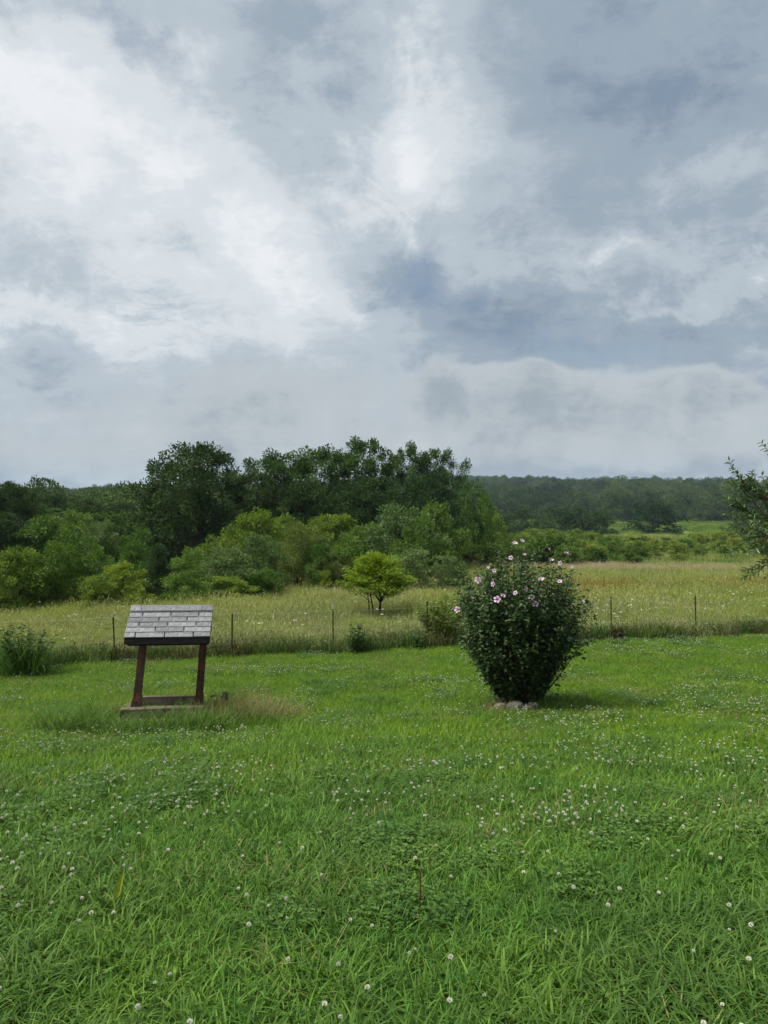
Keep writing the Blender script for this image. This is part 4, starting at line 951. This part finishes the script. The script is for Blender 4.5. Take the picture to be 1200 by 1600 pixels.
# ================================================================= fence
FPOSTS = [(-40, 960, 0), (172, 969, 0), (358, 965, 0), (519, 944, 1), (668, 940, 0), (814, 938, 0), (961, 934, 0), (1095, 931, 0), (1222, 930, 0)]
def post_xy(px):
    u = (px - 600) / FPX; x = u * FD0 / (1 - FK * u); return x, fence_y(x)
def build_fence():
    o = empty('wire_fence', (0, FD0, float(H(0, FD0)))); tag(o, 'woven wire fence on thin rusty steel posts along the lawn edge', 'fence')
    ox, oy, oz = o.location; pts = []
    for px, top, white in FPOSTS:
        x, y = post_xy(px); y += .25; g = float(H(x, y)); h = Zpx(top, y) - g; h = max(.95, h)
        b = MB(); b.box((0, 0, h / 2 - .15), (.034, .006, h + .3)); b.box((0, .016, h / 2 - .15), (.006, .026, h + .3 - .004))
        for k in range(int(h / .06)): b.box((0, -.006, .08 + k * .06), (.012, .008, .02))
        p = link('fence_post', b.mesh('fence_post', M_['rust']), None, o); p.location = (x - ox, y - oy, g - oz); p.rotation_euler = (rng.normal(0, .03), rng.normal(0, .03), math.atan(FK))
        if white:
            b = MB(); b.box((0, 0, h - .06), (.040, .012, .13)); b.box((0, .016, h - .06), (.012, .030, .128)); link('painted_tip', b.mesh('painted_tip', M_['post_white']), None, p)
        pts.append((x, y, g))
    pts = np.array(pts)
    for hh in (.12, .27, .42, .58, .76, .95):
        b = MB(); q = []
        for i in range(len(pts) - 1):
            for t in np.linspace(0, 1, 7)[:-1]:
                p = pts[i] + (pts[i + 1] - pts[i]) * t; q.append((p[0] - ox, p[1] - oy - .015, p[2] + hh - .03 * math.sin(t * PI) - oz))
        b.tube(q, .0018 if hh < .9 else .0023, 4); link('strand', b.mesh('strand', M_['wire']), None, o)
    b = MB()
    for i in range(len(pts) - 1):
        for t in np.arange(.06, 1, .0625):
            p = pts[i] + (pts[i + 1] - pts[i]) * t; s = .03 * math.sin(t * PI); x_, y_, z_ = p[0] - ox, p[1] - oy - .018, p[2] - oz
            b.tube([(x_, y_, z_ + .12 - s), (x_, y_, z_ + .95 - s)], .0018, 3, cap=False)
    w = link('stay_wires', b.mesh('stay_wires', M_['wire']), None, o); w['kind'] = 'stuff'
rng = np.random.default_rng(109)
build_fence()
def lone_post(px, top, d, lab, r=.035):
    x = X(px, d); g = float(H(x, d)); h = Zpx(top, d) - g; b = MB(); q = curve((0, 0, -.2), (rng.normal(0, .02), 0, h), 0, 6, .004); b.tube(q, np.linspace(r, r * .85, 6), 8)
    o = link('meadow_post', b.mesh('meadow_post', M_['post_grey'], False)); o.location = (x, d, g); tag(o, lab, 'post', 'lone posts in the meadow')
lone_post(1057, 936, 27, 'thin grey post in the meadow, nearest to the right-hand fence post', .022)
lone_post(988, 925, 31, 'thin grey post far in the meadow right of the flowering bush', .022)
lone_post(699, 893, 42, 'weathered wooden post at the foot of the dense bushy trees', .06)

# ================================================================= weeds and small plants
def leafy_plant(name, px, d, h, R, mat, n_stem, n_leaf, leaf, label, cat='plant', group=None, wid=.45, blade=0, blade_mat=None, blade_len=(.4, .9), stem_mat='stem', up=1.0, x=None, blade_w=(.010, .018)):
    x = X(px, d) if x is None else x; z = float(H(x, d)); o = empty(name, (x, d, z)); tag(o, label, cat, group)
    st = MB(); lv = MB()
    for k in range(n_stem):
        a = rng.random() * 6.28; r = R * math.sqrt(rng.random()); hh = h * rng.uniform(.65, 1.05) * (1 - .35 * (r / R) ** 2)
        q = curve((r * .25 * math.cos(a), r * .25 * math.sin(a), -.03), (r * math.cos(a), r * math.sin(a), hh), .05 * h, 6, .012 * h); st.tube(q, np.linspace(.006, .002, 6), 4, cap=False)
        tt = rng.uniform(.15, 1, n_leaf); P = np.stack([np.interp(tt, np.linspace(0, 1, 6), q[:, j]) for j in range(3)], 1); ph = rng.random(n_leaf) * 6.28
        A = np.stack([np.cos(ph), np.sin(ph), rng.uniform(-.3, .6, n_leaf) * up], 1); L = rng.uniform(*leaf, n_leaf)
        lv.ovals(P, A, rng.normal(0, .4, (n_leaf, 3)) + [0, 0, 1], L, L * wid, np.clip(rng.normal(.45, .22, n_leaf), 0, 1))
    if n_stem: link('stems', st.mesh(name + '_stems', M_[stem_mat]), None, o); link('leaves', lv.mesh(name + '_leaves', M_[mat]), None, o)
    if blade:
        b = MB(); P = disc(blade, R * .75); P[:, 2] = -.02
        b.blades(P, rng.random(blade) * 6.28, rng.uniform(.05, .5, blade), rng.uniform(.6, 2.0, blade), rng.uniform(*blade_len, blade), rng.uniform(*blade_w, blade), np.clip(rng.normal(.5, .25, blade), 0, 1), 6, rng.random(blade) * 6.28)
        link('blades', b.mesh(name + '_blades', M_[blade_mat or 'lawn_tall'], True), None, o)
    return o
rng = np.random.default_rng(140)
leafy_plant('weed_clump', 34, 15.0, 1.05, .62, 'weed', 34, 34, (.05, .12), 'tall dark weed clump with arching grass blades at the lawn\'s corner', blade=380, blade_mat='lawn_tall', blade_len=(.6, 1.35), blade_w=(.012, .022))
leafy_plant('fence_weed', 160, 16.6, .42, .35, 'weed', 18, 24, (.04, .08), 'low dark weed at the foot of the fence post behind the wishing well', group='weeds on the fence line')
leafy_plant('fence_weed', 110, 16.5, .32, .30, 'weed', 12, 22, (.04, .08), 'low dark weed between weed clump and fence post', group='weeds on the fence line')
leafy_plant('pokeweed', 556, 17.5, .75, .30, 'weed', 16, 26, (.06, .12), 'upright dark leafy weed beside the white-tipped fence post', group='weeds on the fence line')
leafy_plant('fence_weed', 505, 17.6, .36, .35, 'meadow_grey', 14, 22, (.04, .08), 'low grey-green weed at the foot of the white-tipped post', group='weeds on the fence line')
leafy_plant('fence_weed', 655, 18.0, .55, .30, 'weed', 12, 22, (.04, .09), 'sparse weed on the fence line just short of the goldenrod', group='weeds on the fence line')
leafy_plant('goldenrod', 690, 18.9, 1.25, .70, 'goldenrod', 56, 60, (.06, .13), 'bushy yellow-green weed behind the flowering bush', wid=.3)
leafy_plant('goldenrod', 672, 19.2, .85, .35, 'meadow_grey', 16, 30, (.04, .09), 'thin grey weed next to the bushy yellow-green weed', wid=.25)
leafy_plant('brown_shrub', 966, 19.2, .42, .20, 'deadleaf', 26, 44, (.03, .06), 'small brown shrub at the foot of a fence post right of the flowering bush', 'shrub', stem_mat='bark')
leafy_plant('meadow_weed', 338, 27, .55, .35, 'deadleaf', 12, 20, (.04, .08), 'brownish weed in the meadow beside the wishing well roof', stem_mat='bark')
leafy_plant('bindweed_sprout', 343, 10.3, .34, .12, 'weed', 5, 8, (.07, .12), 'broad-leaved weed sprouting beside the wishing well post', wid=.85)
# long unmown grass round the well and round the bush
wx, wy = WELL; bx, by = BUSH
def tussocks(name, cx, cy, mat, spots, lab):
    b = MB(); z0 = float(H(cx, cy))
    for dx, dy, n, R, Lr in spots:
        P = disc(n, R) + [dx, dy, 0]; P[:, 2] = H(cx + P[:, 0], cy + P[:, 1]) - z0 - .02
        b.blades(P, rng.random(n) * 6.28, rng.uniform(.05, .6, n), rng.uniform(.4, 1.7, n), rng.uniform(*Lr, n), rng.uniform(.006, .012, n) * (.55 if mat == 'tanweed' else 1), np.clip(rng.normal(.5, .25, n), 0, 1), 5, rng.random(n) * 6.28)
    o = link(name, b.mesh(name, M_[mat], True)); o.location = (cx, cy, z0); tag(o, lab, 'grass', None, 'stuff')
tussocks('unmown_grass', wx, wy, 'unmown', ((-.80, -1.15, 560, .42, (.22, .55)), (-.15, -1.4, 620, .42, (.16, .40)), (.5, -1.25, 560, .42, (.22, .55)), (.1, .1, 120, .36, (.08, .2)), (1.05, -.75, 460, .5, (.18, .46)), (-.80, .1, 240, .3, (.18, .42)), (.3, .55, 220, .4, (.12, .26)), (0, -.85, 160, .6, (.05, .12)), (-.85, -.4, 220, .25, (.16, .38))),
         'long green unmown grass round the foot of the wishing well')
tussocks('dry_stems', wx, wy, 'tanweed', ((.85, -.05, 700, .42, (.28, .66)), (1.15, -.25, 700, .55, (.25, .60)), (-.68, .0, 160, .25, (.20, .45)), (1.5, -.10, 220, .45, (.16, .42)), (.6, -.55, 160, .3, (.18, .42))),
         'dry tan weed stems beside the wishing well post')
tussocks('uncut_grass', bx, by, 'unmown', ((0, -.55, 260, .30, (.06, .16)), (.45, -.35, 520, .36, (.15, .38)), (.75, -.3, 360, .40, (.12, .34)), (-.55, -.2, 260, .3, (.12, .26)), (0, .3, 260, .4, (.12, .30))),
         'uncut green grass round the foot of the flowering bush')
tussocks('dead_stems', bx, by, 'tanweed', ((-.35, -.40, 420, .26, (.10, .28)), (0, .1, 400, .4, (.12, .34)), (.1, -.4, 120, .25, (.08, .22))),
         'dead tan stems tangled under the flowering bush')
# dark weedy fringe where the mower stops
def fringe():
    protos = [meadow_patch(120, .30, (.15, .42), M_['deadleaf'], .2, (.008, .016)), meadow_patch(120, .30, (.15, .45), M_['weed'], .1, (.010, .02)), meadow_patch(120, .3, (.2, .5), M_['lawn_tall'], .1, (.006, .012))]
    n = 330; x = rng.uniform(-11, 13, n); y = edge_y(x) + rng.normal(.22, .16, n); i = rng.choice(3, n, p=[.32, .36, .32])
    scatter('fence_line_weeds', protos, np.stack([x, y, H(x, y)], 1), np.stack([np.zeros(n), np.zeros(n), rng.random(n) * 6.28], 1), np.repeat(rng.uniform(.6, 1.2, n)[:, None], 3, 1), i, 'dark fringe of low weeds along the foot of the fence', 'weeds')
rng = np.random.default_rng(110)
fringe()
# foreground odds and ends
def dock():
    d = 3.15; x = X(655, d); z = float(H(x, d)); o = empty('dock_stalk', (x, d, z)); tag(o, 'single reddish-brown dock seed stalk in the near lawn', 'plant')
    b = MB(); q = curve((0, 0, -.02), (.01, 0, .26), 0, 6, .003); b.tube(q, np.linspace(.0025, .0012, 6), 5); link('stem', b.mesh('dock_stem', M_['dock']), None, o)
    b = MB(); n = 150; t = rng.uniform(.5, 1, n); P = np.stack([np.interp(t, np.linspace(0, 1, 6), q[:, j]) for j in range(3)], 1); A = rng.normal(0, 1, (n, 3)); b.leaves(P, A, rng.normal(0, 1, (n, 3)), rng.uniform(.006, .012, n) * (1.35 - t), .006, .5); link('seed_head', b.mesh('dock_seeds', M_['dock']), None, o)
rng = np.random.default_rng(111)
dock()
def broad_leaf():
    d = 3.3; x = X(172, d); z = float(H(x, d)); o = empty('broadleaf_weed', (x, d, z)); tag(o, 'single broad yellow-green leaf standing in the near grass', 'plant')
    for k, (a, L, e, w) in enumerate(((1.2, .17, 1.1, .035), (-1.0, .12, .6, .03), (2.6, .13, .5, .03), (-2.2, .10, .5, .03))):
        b = MB(); b.ovals(np.array([[0, 0, .01]]), np.array([[math.cos(a), math.sin(a) * .4, e * 1.6]]), np.array([[.1, -1.0, .4]]), L, w, .9); link('leaf', b.mesh('broad_leaf', M_['goldenrod' if k == 0 else 'weed']), None, o)
broad_leaf()

# ================================================================= haze
def build_haze():
    b = MB(); x0, x1, y0, y1, z0, z1 = -1700, 1700, -300, 2400, -40, 60
    b.box(((x0 + x1) / 2, (y0 + y1) / 2, (z0 + z1) / 2), (x1 - x0, y1 - y0, z1 - z0)); me = b.mesh('haze')
    m, nt, N, L = nodes_of('pale_air'); v = N('ShaderNodeVolumePrincipled'); v.inputs['Color'].default_value = (.66, .82, 1.0, 1); v.inputs['Density'].default_value = HAZE; v.inputs['Anisotropy'].default_value = 0.0
    out = N('ShaderNodeOutputMaterial'); L(v.outputs[0], out.inputs['Volume']); me.materials.append(m)
    o = link('haze', me); tag(o, 'thin pale haze in the air over the valley', 'haze', kind='stuff')
HAZE = .00013
if HAZE > 0: build_haze()
